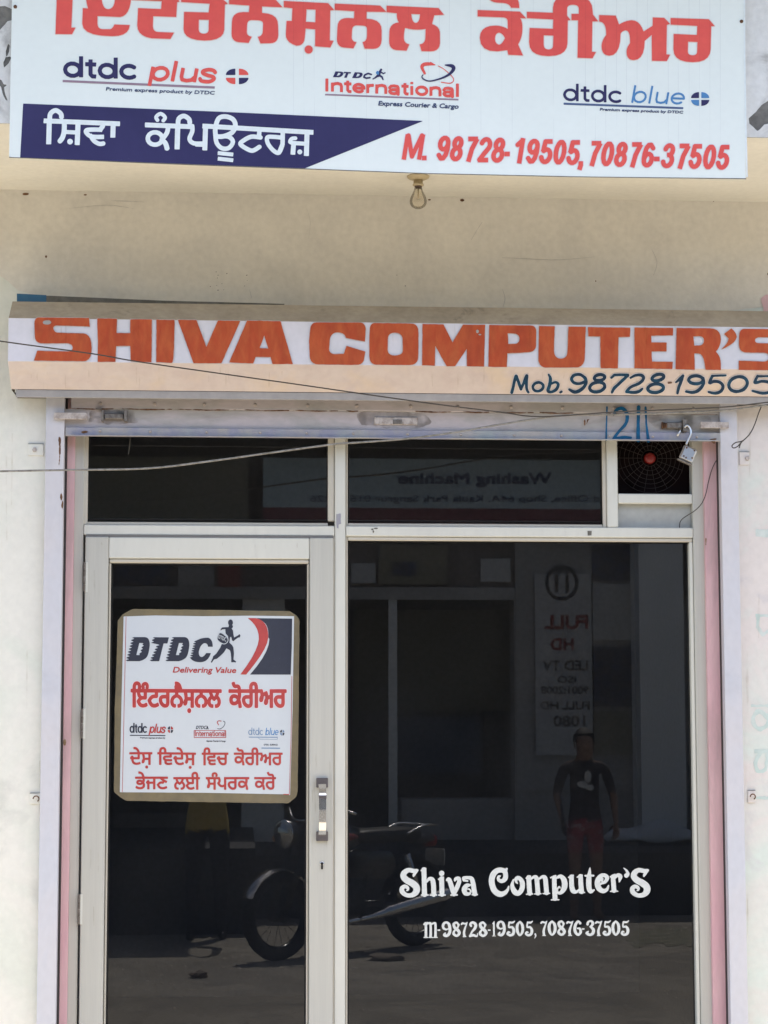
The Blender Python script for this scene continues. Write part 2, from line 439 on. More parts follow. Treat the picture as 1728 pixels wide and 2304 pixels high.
def sheet(name, shapes, mapper, material, parent, grow=0.0, step=0.8, lift=0.0012, normal=(0, -1, 0), rough=0, minus=None, seed=1):
    G, x0, y0 = field(shapes, grow, step)
    if minus:
        ny, nx = G.shape; X, Y = np.meshgrid(x0 + np.arange(nx) * step, y0 + np.arange(ny) * step)
        for s in minus:
            m = sdf(s, X, Y)
            if rough: m = rough_edges(m, rough, 2.0, seed)
            G = np.maximum(G, -m)
    elif rough: G = rough_edges(G, rough, 2.0, seed)
    ins = G < 0; ny, nx = G.shape
    verts, faces, idx = [], [], {}
    nrm = Vector(normal).normalized() * lift
    def V(x, y):
        k = (round(x, 3), round(y, 3))
        if k not in idx:
            idx[k] = len(verts); verts.append(mapper(x0 + x * step, y0 + y * step) + nrm)
        return idx[k]
    a = ins.astype(np.int8); cnt = a[:-1, :-1] + a[1:, :-1] + a[:-1, 1:] + a[1:, 1:]
    for j in range(ny - 1):
        row = cnt[j]; full = np.concatenate(([0], (row == 4).astype(np.int8), [0])); dd = np.diff(full)
        for s, e in zip(np.where(dd == 1)[0], np.where(dd == -1)[0]):
            while s < e:
                q = min(e, s + 24)
                faces.append((V(s, j), V(s, j + 1), V(q, j + 1), V(q, j))); s = q
        for i in np.where((row > 0) & (row < 4))[0]:
            cs = [(i, j), (i, j + 1), (i + 1, j + 1), (i + 1, j)]; out = []
            for k in range(4):
                (xa, ya), (xb, yb) = cs[k], cs[(k + 1) % 4]; ga, gb = G[ya, xa], G[yb, xb]
                if ga < 0: out.append(V(xa, ya))
                if (ga < 0) != (gb < 0):
                    t = ga / (ga - gb); t = min(max(t, 0.02), 0.98)
                    out.append(V(xa + (xb - xa) * t, ya + (yb - ya) * t))
            if len(set(out)) >= 3: faces.append(tuple(dict.fromkeys(out)))
    o = mesh(name, verts, faces, material, parent)
    if name in ('faded_lettering', 'plaster_hole', 'sheet_edge', 'brown_spot', 'rust_seam', 'rust_flakes', 'rust_stain', 'paint_scar'): o['kind'] = 'stuff'
    return o

# built-in lettering as outlines
def font_shapes(text, bx0, by0, bx1, by1, h, slant=0.0, fit=None):
    """baseline from (bx0,by0) to (bx1,by1) in photo pixels, h = height in pixels of the body above the baseline"""
    c = bpy.data.curves.new('t', 'FONT'); c.body = text; c.size = 1; c.fill_mode = 'NONE'; c.resolution_u = 4
    o = bpy.data.objects.new('t', c); COL.objects.link(o)
    dg = bpy.context.evaluated_depsgraph_get()
    m = bpy.data.meshes.new_from_object(o.evaluated_get(dg))
    co = [(v.co.x, v.co.y) for v in m.vertices]; adj = {}
    for e in m.edges:
        a, b = e.vertices; adj.setdefault(a, []).append(b); adj.setdefault(b, []).append(a)
    seen, loops = set(), []
    for s in range(len(co)):
        if s in seen or s not in adj: continue
        lp, cur, prev = [s], s, None; seen.add(s)
        while True:
            nx = [q for q in adj[cur] if q != prev and q not in seen]
            if not nx: break
            # keep to the direction of the edge numbering
            q = min(nx) if prev is None else nx[0]
            seen.add(q); lp.append(q); prev, cur = cur, q
        if len(lp) > 2: loops.append(lp)
    bpy.data.objects.remove(o); bpy.data.curves.remove(c); bpy.data.meshes.remove(m)
    xs = [p[0] for p in co]; W0, W1 = min(xs), max(xs)
    L = math.hypot(bx1 - bx0, by1 - by0); ux, uy = (bx1 - bx0) / L, (by1 - by0) / L
    capH = 0.70
    out = []
    for lp in loops:
        pts = []
        for i in lp:
            x, y = co[i]; yy = y / capH * h
            xx = (x - W0) / (W1 - W0) * L + slant * yy
            pts.append((bx0 + xx * ux, by0 + xx * uy - yy))
        out.append(np.array(pts))
    # group loops by overlap so that counters stay open
    groups = []
    for a in out:
        bb = (a[:, 0].min(), a[:, 0].max(), a[:, 1].min(), a[:, 1].max())
        for g in groups:
            if any(not (bb[0] > b[1] or bb[1] < b[0] or bb[2] > b[3] or bb[3] < b[2]) for b in g[1]):
                g[0].append(a); g[1].append(bb); break
        else: groups.append([[a], [bb]])
    return [('poly', g[0], 'nz') for g in groups]

# a plain sans alphabet drawn as strokes (cap height 100, y up)
def _font():
    f = {}
    A = lambda cx, cy, rx, ry, a0, a1: [(x, y) for x, y in arc(cx, cy, rx, ry, a0, a1)]
    f['0'] = (60, [(A(30, 50, 22, 41, 0, 360), 0)])
    f['1'] = (48, [([(33, 0), (33, 100)], 1), ([(12, 74), (33, 92)], 0)])
    f['2'] = (58, [(A(30, 68, 22, 23, 160, -30) + [(30, 35), (10, 9)], 0), ([(3, 8), (54, 8)], 1)])
    f['3'] = (58, [(A(28, 71, 20, 20, 165, -60), 0), (A(28, 31, 23, 22, 80, -165), 0), ([(22, 53), (32, 53)], 1)])
    f['5'] = (58, [([(52, 91), (17, 91), (12, 50)], 1), (A(29, 34, 22, 25, 130, -165), 0)])
    f['6'] = (58, [(A(30, 32, 21, 23, 0, 360), 0), ([(9, 34), (9, 55), (14, 78), (24, 90), (36, 91), (49, 78)], 0)])
    f['7'] = (56, [([(4, 91), (52, 91)], 1), ([(49, 91), (30, 50), (22, 0)], 1)])
    f['8'] = (58, [(A(29, 72, 18, 19, 0, 360), 0), (A(29, 30, 22, 22, 0, 360), 0)])
    f['9'] = (58, [(A(29, 68, 21, 23, 0, 360), 0), ([(50, 66), (50, 45), (45, 22), (35, 10), (23, 9), (10, 22)], 0)])
    f['-'] = (34, [([(4, 36), (30, 36)], 1)]); f['.'] = (28, [([(12, 0), (12, 17)], 1)])
    f[','] = (28, [([(12, 17), (12, 2), (6, -16)], 1)]); f[' '] = (30, [])
    f['M'] = (84, [([(8, 0), (8, 100)], 1), ([(76, 0), (76, 100)], 1), ([(12, 96), (42, 12), (72, 96)], 0)])
    f['I'] = (28, [([(12, 0), (12, 100)], 1)]); f['l'] = (26, [([(11, 0), (11, 104)], 1)])
    f['i'] = (26, [([(11, 0), (11, 70)], 1), ([(11, 86), (11, 102)], 1)])
    f['d'] = (66, [(A(30, 36, 23, 31, 0, 360), 0), ([(56, 0), (56, 104)], 1)])
    f['b'] = (66, [(A(36, 36, 23, 31, 0, 360), 0), ([(10, 0), (10, 104)], 1)])
    f['p'] = (66, [(A(36, 36, 23, 31, 0, 360), 0), ([(10, -28), (10, 70)], 1)])
    f['c'] = (58, [(A(31, 36, 24, 30, 50, 310), 0)])
    f['o'] = (64, [(A(31, 36, 24, 30, 0, 360), 0)])
    f['e'] = (62, [(A(31, 36, 24, 30, 0, 312), 0), ([(10, 36), (54, 36)], 1)])
    f['t'] = (40, [([(19, 90), (19, 16), (25, 6), (36, 6)], 1), ([(3, 66), (36, 66)], 1)])
    f['u'] = (62, [([(10, 70), (10, 26), (14, 10), (28, 6), (42, 10), (50, 24)], 1), ([(52, 0), (52, 70)], 1)])
    f['n'] = (62, [([(10, 0), (10, 70)], 1), ([(10, 46), (20, 62), (34, 66), (48, 60), (52, 44), (52, 0)], 1)])
    f['r'] = (42, [([(10, 0), (10, 70)], 1), ([(10, 44), (18, 60), (38, 64)], 1)])
    f['a'] = (60, [(A(27, 20, 19, 16, 0, 360), 0), ([(8, 50), (14, 62), (28, 66), (44, 62), (48, 50), (48, 0)], 0), ([(48, 38), (30, 36)], 0)])
    f['s'] = (56, [(bez([(48, 54), (42, 63), (28, 67), (12, 60), (11, 48), (26, 38), (44, 31), (48, 19), (38, 7), (24, 5), (10, 9), (6, 18)]), 0)])
    return f
SANS = _font()
def sans(text, x0, y0, x1, y1, h, w, slant=0.0, narrow=1.0):
    tot = sum(SANS[c][0] for c in text); L = math.hypot(x1 - x0, y1 - y0); ux, uy = (x1 - x0) / L, (y1 - y0) / L
    sx = L / tot; sy = h / 100.0; cur = 0; out = []
    for ch in text:
        wd, st = SANS[ch]
        for pts, flat in st:
            q = []
            for p in pts:
                yy = p[1] * sy; xx = (cur + p[0]) * sx + slant * yy
                q.append((x0 + xx * ux, y0 + xx * uy - yy))
            out.append(stroke(q, w, bool(flat)))
        cur += wd
    return out

# ================================================================== THE STREET AND OUR BUILDING
ground = box('street', -30, 34, -30, 0.6, -0.3, 0.0, M_ASPH); tag(ground, kind='structure')

M_ROADA = mat('worn grey road surface', (0.20, 0.18, 0.15), 0.95, (0.26, 0.235, 0.195), 1.2, 0.42, 0.6, 0.14, 0.9, 30,
               col3=(0.155, 0.145, 0.125), scale3=3.5, lo3=0.5, hi3=0.68)
rd = mesh('road', [(-30, -30, .004), (34, -30, .004), (34, -3.0, .004), (-30, -3.3, .004)], [(0, 1, 2, 3)], M_ROADA); tag(rd, kind='structure')
FASCIA_Y = -0.86
zsof = P(864, 441, 0.0).z                        # soffit height where it meets the wall
bld = thing('shop_building', 'cream and white plastered shop building with a projecting slab over its shop front', 'building', (0.5, 0.3, 0))
xoL, xoR = P(143, 1400, 0).x, P(1626, 1400, 0).x      # masonry opening
zhood = P(864, 640, 0).z
box('wall', xoL - 3.2, xoL, 0.0, 0.25, 0.0, zsof + 0.1, M_WHITE, bld)
box('wall', xoR, xoR + 3.2, 0.0, 0.25, 0.0, zsof + 0.1, M_WHITE_R, bld)
ztop_open = P(864, 880, 0).z
box('upper_wall', xoL, xoR, 0.001, 0.25, ztop_open, zsof + 0.1, M_UWALL, bld)
# cream distemper runs over the side walls above the hood
zc0 = P(10, 640, 0).z
def wallmap(px, py): return P(px, py, 0.0)
sheet('cream_paint', [poly([(-260, 380), (2000, 380), (2000, 560), (1750, 600), (1720, 690), (1590, 705), (1000, 716), (170, 692), (40, 655), (22, 640), (-30, 600), (-260, 585)])], wallmap, M_UWALL, bld, step=5, lift=0.0015, rough=3)
# slab with its fascia, and the storey above it with an overhang added to shade the sign
slab = box('canopy_slab', -4.0, 5.0, FASCIA_Y, 0.3, zsof, zsof + 0.9, M_CREAM, bld)
plz0 = P(10, 278, FASCIA_Y).z
fm = lambda px, py: P(px, py, FASCIA_Y)
conc = box('bare_cement_face', -4.0, 5.0, FASCIA_Y - 0.004, FASCIA_Y - 0.0005, plz0, zsof + 2.4, M_CONC, bld)
peel = [poly([(-60, 20), (12, 16), (22, 20), (30, 24), (30, 48), (18, 50), (6, 62), (-2, 70), (-60, 80)]),
        poly([(19, 98), (23, 104), (22, 118), (16, 130), (23, 128), (26, 132), (18, 145), (9, 156), (8, 142), (14, 128), (13, 116)]),
        poly([(-6, 180), (3, 182), (8, 192), (15, 193), (9, 198), (12, 215), (21, 232), (12, 226), (6, 210), (4, 196), (-6, 188)]),
        poly([(1683, 268), (1690, 262), (1700, 252), (1712, 238), (1726, 230), (1760, 228), (1790, 250), (1780, 282), (1740, 280), (1718, 282), (1710, 290), (1703, 296), (1694, 288), (1684, 280)])]
sheet('peeling_limewash', [poly([(-900, -620), (2600, -620), (2600, 322), (1728, 311), (1640, 309), (60, 280), (22, 279), (-900, 262)])], fm, M_PEEL, bld, step=2.0, lift=0.007, rough=1.6, minus=peel, seed=3)
box('added_shade_slab', -4.0, 5.0, -1.85, FASCIA_Y - 0.01, 4.62, 4.80, M_CONC, bld)  # unseen overhang, added to keep the sun off sign and shop front
box('upper_storey', -4.0, 5.0, FASCIA_Y, 0.3, zsof + 0.9, 7.5, M_PEEL, bld)
# small holes and marks in the soffit corner
marks = [(58, 437, 9, 3), (192, 439, 5, 2), (966, 450, 5, 2.4), (1040, 451, 6, 3), (1605, 453, 2.5, 2), (104, 578, 3, 3), (1340, 633, 2, 2), (1728, 617, 2, 3)]
sheet('plaster_hole', [poly(arc(x, y, w * 0.8, h, 0, 330, 8)) for x, y, w, h in marks], wallmap, M_RUST, bld, step=0.8, lift=0.0035, rough=0.6)
cracks = [stroke(bez([(250, 452, .3), (285, 453, .7), (325, 455, .3)])), stroke(bez([(1130, 580, .3), (1190, 583, .6), (1260, 585, .7), (1340, 578, .3)])),
          stroke(bez([(690, 470, .2), (698, 500, .35), (694, 540, .2)])), stroke(bez([(1060, 540, .3), (1075, 515, .5), (1085, 500, .3)])), stroke(bez([(1130, 650, .3), (1136, 672, .8), (1132, 690, .5)])),
          stroke(bez([(1465, 560, .3), (1478, 590, .6), (1470, 620, .4)])), stroke(bez([(560, 646, .3), (566, 670, .5)])), stroke(bez([(150, 470, .3), (240, 462, .5), (300, 470, .3)]))]
tag(sheet('hairline_crack', cracks, wallmap, M_GRIME, bld, step=.6, lift=.003, rough=.2), kind='stuff')
sheet('pink_overpaint', [poly([(1712, 672), (1722, 664), (1760, 660), (1800, 700), (1716, 702)])], wallmap, M_PINK, bld, step=1.5, lift=.0035, rough=2)
rs = random.Random(5)
dots = [poly(arc(rs.choice((478, 500, 905, 560)) + rs.uniform(-14, 14), rs.uniform(600, 655), rs.uniform(.7, 1.5), rs.uniform(.7, 1.3), 0, 320, 6)) for _ in range(16)]
tag(sheet('dirt_speck', dots, wallmap, M_BOARDE, bld, step=.5, lift=.003), kind='stuff')
# shop floor plinth and the dark room behind the glass
zf = 0.22
step_ = box('shop_step', xoL - 0.1, xoR + 0.1, -0.45, 0.0, 0.001, zf - 0.01, M_CONC, None); tag(step_, kind='structure')
room = thing('shop_interior', 'dark room seen dimly behind the tinted glass', 'room', (0.6, 1.5, zf))
box('floor', xoL - 0.3, xoR + 0.3, 0.26, 3.2, zf - 0.05, zf, M_ROOM, room)
box('sill', xoL, xoR, 0.001, 0.259, zf - 0.05, zf, M_ROOM, room)
box('back_wall', xoL - 0.3, xoR + 0.3, 3.2, 3.3, zf, zsof, M_ROOM, room)
box('side_wall', xoL - 0.4, xoL - 0.3, 0.26, 3.3, zf, zsof, M_ROOM, room)
box('side_wall', xoR + 0.3, xoR + 0.4, 0.26, 3.3, zf, zsof, M_ROOM, room)
box('ceiling', xoL - 0.3, xoR + 0.3, 0.26, 3.3, zsof - 0.2, zsof - 0.1, M_ROOM, room)

# faint older lettering showing through the right wall
rw = lambda px, py: P(px, py, 0.0)
gh = [stroke([(1700, 1385), (1728, 1385)], 3, True), stroke([(1706, 1385), (1704, 1410), (1716, 1428), (1728, 1420)], 4),
      stroke([(1690, 1588), (1750, 1588)], 3, True), stroke(bez([(1728, 1615), (1708, 1600), (1694, 1618), (1706, 1640), (1726, 1632), (1734, 1606)]), 5),
      stroke([(1698, 1690), (1760, 1690)], 4, True), stroke(bez([(1712, 1692), (1700, 1715), (1706, 1735), (1722, 1730), (1726, 1700)]), 4),
      stroke([(1694, 1795), (1760, 1795)], 3, True), stroke([(1700, 1200), (1760, 1200)], 8, True)]
FL = sheet('faded_lettering', gh, rw, M_GHOST, bld, lift=0.001, rough=1.5)

# ================================================================== SHOP FRONT OPENING: painted jambs, frame, glass, door
jamb = thing('painted_jamb', 'pink painted plaster jambs on both sides inside the shutter guides', 'jamb', (0.5, 0.02, zf))
JY = 0.03
def vstrip(name, pa, pb, Y0, depth, material, parent, ref=1400, z0=zf, z1=None, bev=0.0):
    return box(name, P(pa, ref, Y0).x, P(pb, ref, Y0).x, Y0, Y0 + depth, z0, z1 if z1 is not None else ztop_open, material, parent, bev)
vstrip('left_jamb', 143, 163, JY, 0.20, M_PINK, jamb, 1400)
vstrip('right_jamb', 1590, 1632, JY, 0.20, M_PINK, jamb, 1400)
vstrip('shadow_gap', 138, 144.5, -0.005, 0.03, M_DGREY, jamb, 1400)
vstrip('shadow_gap', 1622.5, 1628, -0.005, 0.03, M_DGREY, jamb, 1400)

front = thing('shop_front_frame', 'cream aluminium frame holding the shop window, transom panes and fan opening', 'window frame', (0.5, 0.06, zf))
FY = 0.05; FD = 0.05
zT0, zT1 = P(864, 1207, FY).z, P(864, 1184, FY).z            # transom bar
zHead = P(864, 968, FY).z
def fx(px, ref=1400, Y0=FY): return P(px, ref, Y0).x
box('stile', fx(162), fx(185), FY, FY + FD, zf, zHead, M_ALUV, front, 0.003)
box('stile', fx(1563), fx(1590.5), FY, FY + FD, zf, zHead, M_ALUV, front, 0.003)
box('stile', fx(186, 1080), fx(197.5, 1080), FY + 0.006, FY + FD, zT1, zHead, M_GASK, front, 0.002)
xm0, xm1 = fx(753), fx(777.5)
box('mullion', xm0, xm1, FY, FY + FD, zf, zHead, M_ALU, front, 0.003)
box('bead', fx(738, 1080), xm0 - 0.001, FY + 0.008, FY + FD, zT1 + 0.018, zHead, M_GASK, front, 0.003)
box('bead', xm1 + 0.001, fx(782.5), FY + 0.008, FY + FD, zf, zHead, M_GASK, front, 0.003)
box('transom_bar', fx(185.5), xm0 - 0.0015, FY - 0.002, FY + FD, zT0, zT1, M_ALU, front, 0.003)
box('transom_bar', xm1 + 0.0015, fx(1562.5), FY - 0.002, FY + FD, zT0, zT1, M_ALU, front, 0.003)
box('head_rail', fx(185.5), fx(1562.5), FY + 0.004, FY + FD, zHead, zHead + 0.12, M_ALU, front)
# upper panes' bead on the transom bar
for a, b in ((186, 738), (783, 1357)):
    box('bead', fx(a, 1180), fx(b, 1180), FY + 0.010, FY + FD, zT1 + 0.0005, P(864, 1177, FY).z, M_GASK, front, 0.002)
# opening for the fan, with its two verticals and its lower panel
box('bead', fx(1356.5, 1080), fx(1365, 1080), FY + 0.008, FY + FD, zT1 + 0.001, zHead, M_GASK, front, 0.002)
box('mullion', fx(1365.5, 1080), fx(1390, 1080), FY, FY + FD, zT1 + 0.001, zHead, M_ALU, front, 0.003)
zr0, zr1 = P(1475, 1133, FY).z, P(1475, 1111, FY).z
box('rail', fx(1390.5, 1080), fx(1562.5), FY + 0.001, FY + FD, zr0, zr1, M_ALU, front, 0.003)
box('lower_panel', fx(1390.5, 1160), fx(1562.5), FY + 0.03, FY + 0.04, zT1 + 0.001, zr0 - 0.0005, M_PANEL, front)
# beads round the big pane
zb1 = P(1170, 1217.5, FY).z
box('bead', fx(782.5), fx(1562), FY + 0.006, FY + FD, zb1, zT0 - 0.0005, M_GASK, front, 0.003)
box('bead', fx(1554.5), fx(1562.4), FY + 0.006, FY + FD, zf, zb1 - 0.0005, M_ALU, front, 0.003)
def pane(name, a, b, z0, z1, parent, ref=1400):
    x0, x1 = fx(a, ref, GLASS_Y), fx(b, ref, GLASS_Y)
    return mesh(name, [(x0, GLASS_Y, z0), (x1, GLASS_Y, z0), (x1, GLASS_Y, z1), (x0, GLASS_Y, z1)], [(0, 1, 2, 3)], M_GLASS, parent)
pane('window_pane', 780, 1558, zf, zb1 + 0.01, front)
pane('transom_pane', 194, 741, zT1, zHead + 0.02, front, 1080)
pane('transom_pane', 780, 1360, zT1, zHead + 0.02, front, 1080)
for a, b, z0, z1, rf in ((783, 1554, zf, zb1, 1400), (198, 737.5, zT1, zHead, 1080), (783, 1356, zT1, zHead, 1080)):
    bm = bmesh.new(); g = 0.0035; x0, x1 = fx(a, rf, FY + .02), fx(b, rf, FY + .02)
    bx(bm, x0, x0 + g, FY + .02, GLASS_Y - .002, z0, z1); bx(bm, x1 - g, x1, FY + .02, GLASS_Y - .002, z0, z1)
    bx(bm, x0 + g, x1 - g, FY + .02, GLASS_Y - .002, z0 + .02 if rf == 1080 else z0, (z0 + .02 if rf == 1080 else z0) + g); bx(bm, x0 + g, x1 - g, FY + .02, GLASS_Y - .002, z1 - g, z1)
    from_bm('rubber_seal', bm, M_RUBBER, front)
# scraps stuck on the frame
sheet('grey_sticker', [poly([(757, 1157), (766, 1156), (767, 1178), (762, 1180), (762, 1190), (757, 1188)])], lambda x, y: P(x, y, FY), M_RAIL, front, rough=1.0)
sheet('brown_spot', [poly(arc(838, 1191, 3, 2, 0, 320, 7)), poly(arc(845, 1189, 5, 1.4, 0, 320, 7)), poly(arc(840, 1196, 1.4, 3, 0, 320, 7)),
                     poly([(1322, 1195), (1331, 1195), (1331, 1205), (1322, 1205)])], lambda x, y: P(x, y, FY - 0.002), M_BOARDE, front, rough=.5, step=.6)

# the vinyl lettering on the big pane
gm = lambda px, py: P(px, py, GLASS_Y)
N_ = lambda pts: stroke(tr([(p[0], p[1]) for p in pts], 890, 1940, 5.53) and [(890 + p[0] / 5.53, 1940 + p[1] / 5.53, p[2] / 5.53) for p in pts])
def vic(pts, dx=0, x0=890, s=5.53, smooth=True):
    q = bez(pts) if smooth and len(pts) > 2 else pts
    return stroke([(x0 + (p[0] + dx) / s, 1940 + p[1] / s, p[2] / s) for p in q])
def bigS(dx, x0):
    return [vic([(262, 100, 18), (225, 108, 26), (160, 98, 28), (108, 130, 34), (98, 178, 38), (140, 225, 40), (205, 260, 42), (255, 305, 42), (258, 360, 40), (215, 405, 30), (140, 410, 26), (85, 370, 30), (80, 325, 28), (115, 300, 24), (150, 318, 20), (152, 345, 12), (135, 352, 7)], dx, x0),
            vic([(275, 98, 12), (232, 150, 18), (222, 176, 8)], dx, x0)]
W = []
W += bigS(0, 890)
W += [vic([(352, 92, 30), (356, 250, 30), (360, 400, 32)]), vic([(318, 104, 9), (372, 78, 12)]), vic([(322, 408, 9), (402, 408, 9)]),
      vic([(388, 240, 14), (420, 205, 20), (455, 215, 28), (470, 270, 30), (475, 400, 30)]), vic([(432, 408, 9), (510, 407, 9)]),
      vic([(573, 137, 33), (573, 139, 33)]), vic([(572, 205, 30), (575, 300, 30), (577, 398, 30)]), vic([(535, 212, 10), (592, 188, 12)]), vic([(538, 408, 9), (616, 408, 9)]),
      vic([(638, 222, 14), (665, 215, 26), (695, 300, 30), (725, 395, 28)]), vic([(725, 395, 24), (765, 310, 28), (790, 245, 26), (785, 200, 22), (750, 205, 20), (738, 225, 14)]), vic([(688, 408, 9), (768, 406, 9)]),
      vic([(850, 225, 16), (845, 195, 18), (900, 192, 20), (945, 205, 26), (965, 270, 30), (975, 340, 30), (985, 392, 30)]), vic([(950, 404, 8), (1018, 402, 8)]), vic([(870, 228, 14), (895, 232, 12)]),
      vic([(920, 285, 16), (885, 290, 26), (855, 335, 32), (868, 385, 28), (915, 392, 18), (935, 360, 10), (915, 335, 10), (895, 335, 7)]),
      vic([(1407, 300, 9), (1392, 345, 18), (1350, 385, 28), (1290, 395, 36), (1225, 345, 36), (1195, 240, 36), (1215, 150, 36), (1275, 100, 32), (1345, 105, 30), (1368, 150, 30), (1362, 205, 30), (1320, 235, 24), (1280, 215, 20), (1280, 180, 16), (1300, 172, 10)]),
      vic([(1362, 110, 24), (1382, 82, 14)]),
      vic([(1466, 215, 9), (1450, 290, 24), (1480, 365, 34), (1530, 385, 30), (1572, 330, 30), (1575, 250, 30), (1535, 195, 24), (1500, 205, 22), (1500, 240, 16), (1515, 262, 8)])]
O = lambda pts: vic(pts, 0, 1170)
W += [O([(108, 190, 30), (113, 290, 30), (120, 385, 30)]), O([(75, 198, 9), (128, 172, 10)]), O([(78, 398, 8), (158, 394, 8)]),
      O([(135, 210, 12), (175, 182, 20), (205, 200, 28), (215, 290, 29), (222, 382, 30)]), O([(182, 394, 8), (262, 391, 8)]),
      O([(240, 205, 12), (282, 180, 20), (312, 200, 28), (322, 290, 29), (330, 378, 30)]), O([(288, 390, 8), (368, 386, 8)]),
      O([(425, 190, 28), (428, 320, 29), (435, 450, 30)]), O([(388, 468, 8), (482, 466, 8)]), O([(380, 192, 9), (442, 166, 10)]),
      O([(455, 195, 14), (505, 175, 24), (548, 225, 34), (552, 310, 34), (515, 372, 24), (472, 380, 16), (462, 340, 10), (485, 308, 12), (498, 318, 8)]),
      O([(640, 180, 28), (642, 290, 30), (660, 355, 30), (700, 368, 18), (735, 340, 12)]), O([(603, 188, 9), (662, 162, 10)]),
      O([(752, 175, 28), (757, 280, 30), (765, 365, 30)]), O([(735, 378, 8), (802, 375, 8)]), O([(712, 185, 9), (772, 160, 10)]),
      O([(870, 72, 7), (863, 140, 22), (855, 210, 32), (857, 310, 32), (878, 362, 26), (920, 345, 10)]), O([(812, 168, 12), (912, 166, 12)]),
      O([(1100, 290, 9), (1080, 338, 20), (1030, 358, 28), (975, 315, 34), (965, 235, 34), (1005, 170, 26), (1060, 165, 24), (1082, 200, 26), (1055, 245, 20), (1015, 262, 14), (995, 285, 7)]), O([(1000, 222, 9), (1020, 205, 16), (1018, 230, 14)]),
      O([(1155, 180, 28), (1162, 260, 29), (1168, 350, 30)]), O([(1125, 362, 8), (1214, 360, 8)]), O([(1122, 182, 9), (1178, 152, 10)]),
      O([(1180, 195, 14), (1215, 160, 22), (1245, 178, 28), (1238, 225, 14), (1235, 245, 7)]),
      O([(1290, 72, 5), (1325, 105, 14), (1342, 145, 20), (1322, 165, 28)])]
W += bigS(1318, 890 + 280 * 0 + 0) if False else bigS(1320 - 0, 1170 - 0)[0:0] + bigS(1318, 1170 - 0) 
sheet('shop_name_lettering', W, gm, M_VINYL, front, step=0.6, lift=0.002)

VD = {
 'm': (100, [[(10, 26, 6), (20, 30, 9), (20, 184, 10)], [(22, 36, 6), (44, 18, 8), (54, 36, 9), (54, 184, 10)], [(56, 36, 6), (78, 18, 8), (88, 36, 9), (88, 184, 10)], [(6, 34, 6), (30, 16, 8)], [(6, 195, 4), (34, 195, 4)], [(42, 195, 4), (68, 195, 4)], [(76, 195, 4), (102, 195, 4)]]),
 '-': (60, [[(12, 112, 17), (48, 112, 17)]]),
 '9': (60, [[(16, 95, 10), (10, 60, 15), (22, 26, 14), (50, 15, 12), (74, 40, 16), (84, 100, 17), (78, 150, 17), (52, 182, 16), (24, 172, 16), (34, 148, 8)], [(16, 85, 13), (40, 105, 10), (62, 96, 8)]]),
 '8': (60, [[(74, 45, 13), (52, 16, 12), (22, 36, 16), (30, 76, 17), (66, 112, 19), (84, 150, 17), (54, 184, 14), (20, 158, 16), (28, 122, 12), (62, 84, 9), (76, 45, 13)]]),
 '7': (55, [[(10, 38, 13), (26, 24, 14), (60, 32, 13), (92, 14, 6)], [(84, 30, 9), (58, 90, 14), (44, 140, 18), (50, 180, 18)], [(30, 194, 6), (74, 194, 6)]]),
 '2': (58, [[(28, 60, 12), (20, 38, 14), (44, 16, 14), (76, 40, 17), (70, 86, 16), (38, 132, 11), (16, 182, 9)], [(16, 186, 13), (52, 174, 15), (90, 190, 9), (96, 150, 4)]]),
 '1': (38, [[(44, 30, 20), (46, 180, 20)], [(14, 40, 6), (56, 12, 9)], [(10, 194, 6), (82, 194, 6)]]),
 '5': (58, [[(92, 8, 6), (70, 26, 12), (34, 24, 12)], [(32, 24, 10), (28, 84, 10), (62, 82, 14), (84, 120, 18), (76, 168, 17), (42, 184, 15), (14, 166, 15), (24, 144, 12), (42, 150, 6)]]),
 '0': (58, [[(50, 14, 10), (22, 50, 17), (16, 100, 18), (26, 152, 17), (50, 186, 11), (78, 150, 17), (86, 100, 18), (76, 48, 17), (50, 14, 10)]]),
 '6': (58, [[(76, 40, 15), (54, 15, 12), (28, 50, 17), (16, 110, 18), (28, 160, 17), (56, 184, 14), (82, 150, 17), (72, 108, 13), (46, 104, 9)]]),
 '3': (58, [[(22, 52, 15), (30, 22, 12), (62, 14, 12), (78, 46, 16), (52, 84, 10)], [(50, 82, 10), (82, 116, 17), (78, 164, 17), (46, 185, 14), (14, 164, 16), (28, 144, 9)]]),
 ',': (24, [[(50, 176, 24), (60, 200, 16), (30, 232, 5)]]),
}
def victorian(chars, s, x0, ya, yb):
    out = []
    for ch, a, b in chars:
        w0 = x0 + a / s; w = (b - a) / s; yy0 = ya; hh = yb - ya
        for st in VD[ch][1]:
            q = bez(st, 3) if len(st) > 2 else st
            out.append(stroke([(w0 + p[0] / 100 * w, yy0 + p[1] / 200 * hh, p[2] / 100 * w * (0.93)) for p in q]))
    return out
V1 = victorian([('m', 78, 288)], 6.636, 940, 2073.6, 2110) + victorian([('-', 292, 362), ('9', 362, 502), ('8', 508, 642), ('7', 642, 748), ('2', 756, 896), ('8', 902, 1042), ('-', 1046, 1110)], 6.636, 940, 2072.6, 2108.5) \
   + victorian([('1', 1104, 1174), ('9', 1178, 1312), ('5', 1322, 1454), ('0', 1462, 1584), ('5', 1597, 1722)], 6.636, 940, 2071, 2107) \
   + victorian([(',', 130, 190), ('7', 238, 344), ('0', 346, 476), ('8', 482, 618), ('7', 622, 734), ('6', 728, 862), ('-', 856, 920), ('3', 910, 1052), ('7', 1052, 1164), ('5', 1164, 1294), ('0', 1298, 1426), ('5', 1434, 1564)], 6.636, 1180, 2070, 2106)
sheet('phone_number_lettering', V1, gm, M_VINYL, front, step=0.55, lift=0.002)

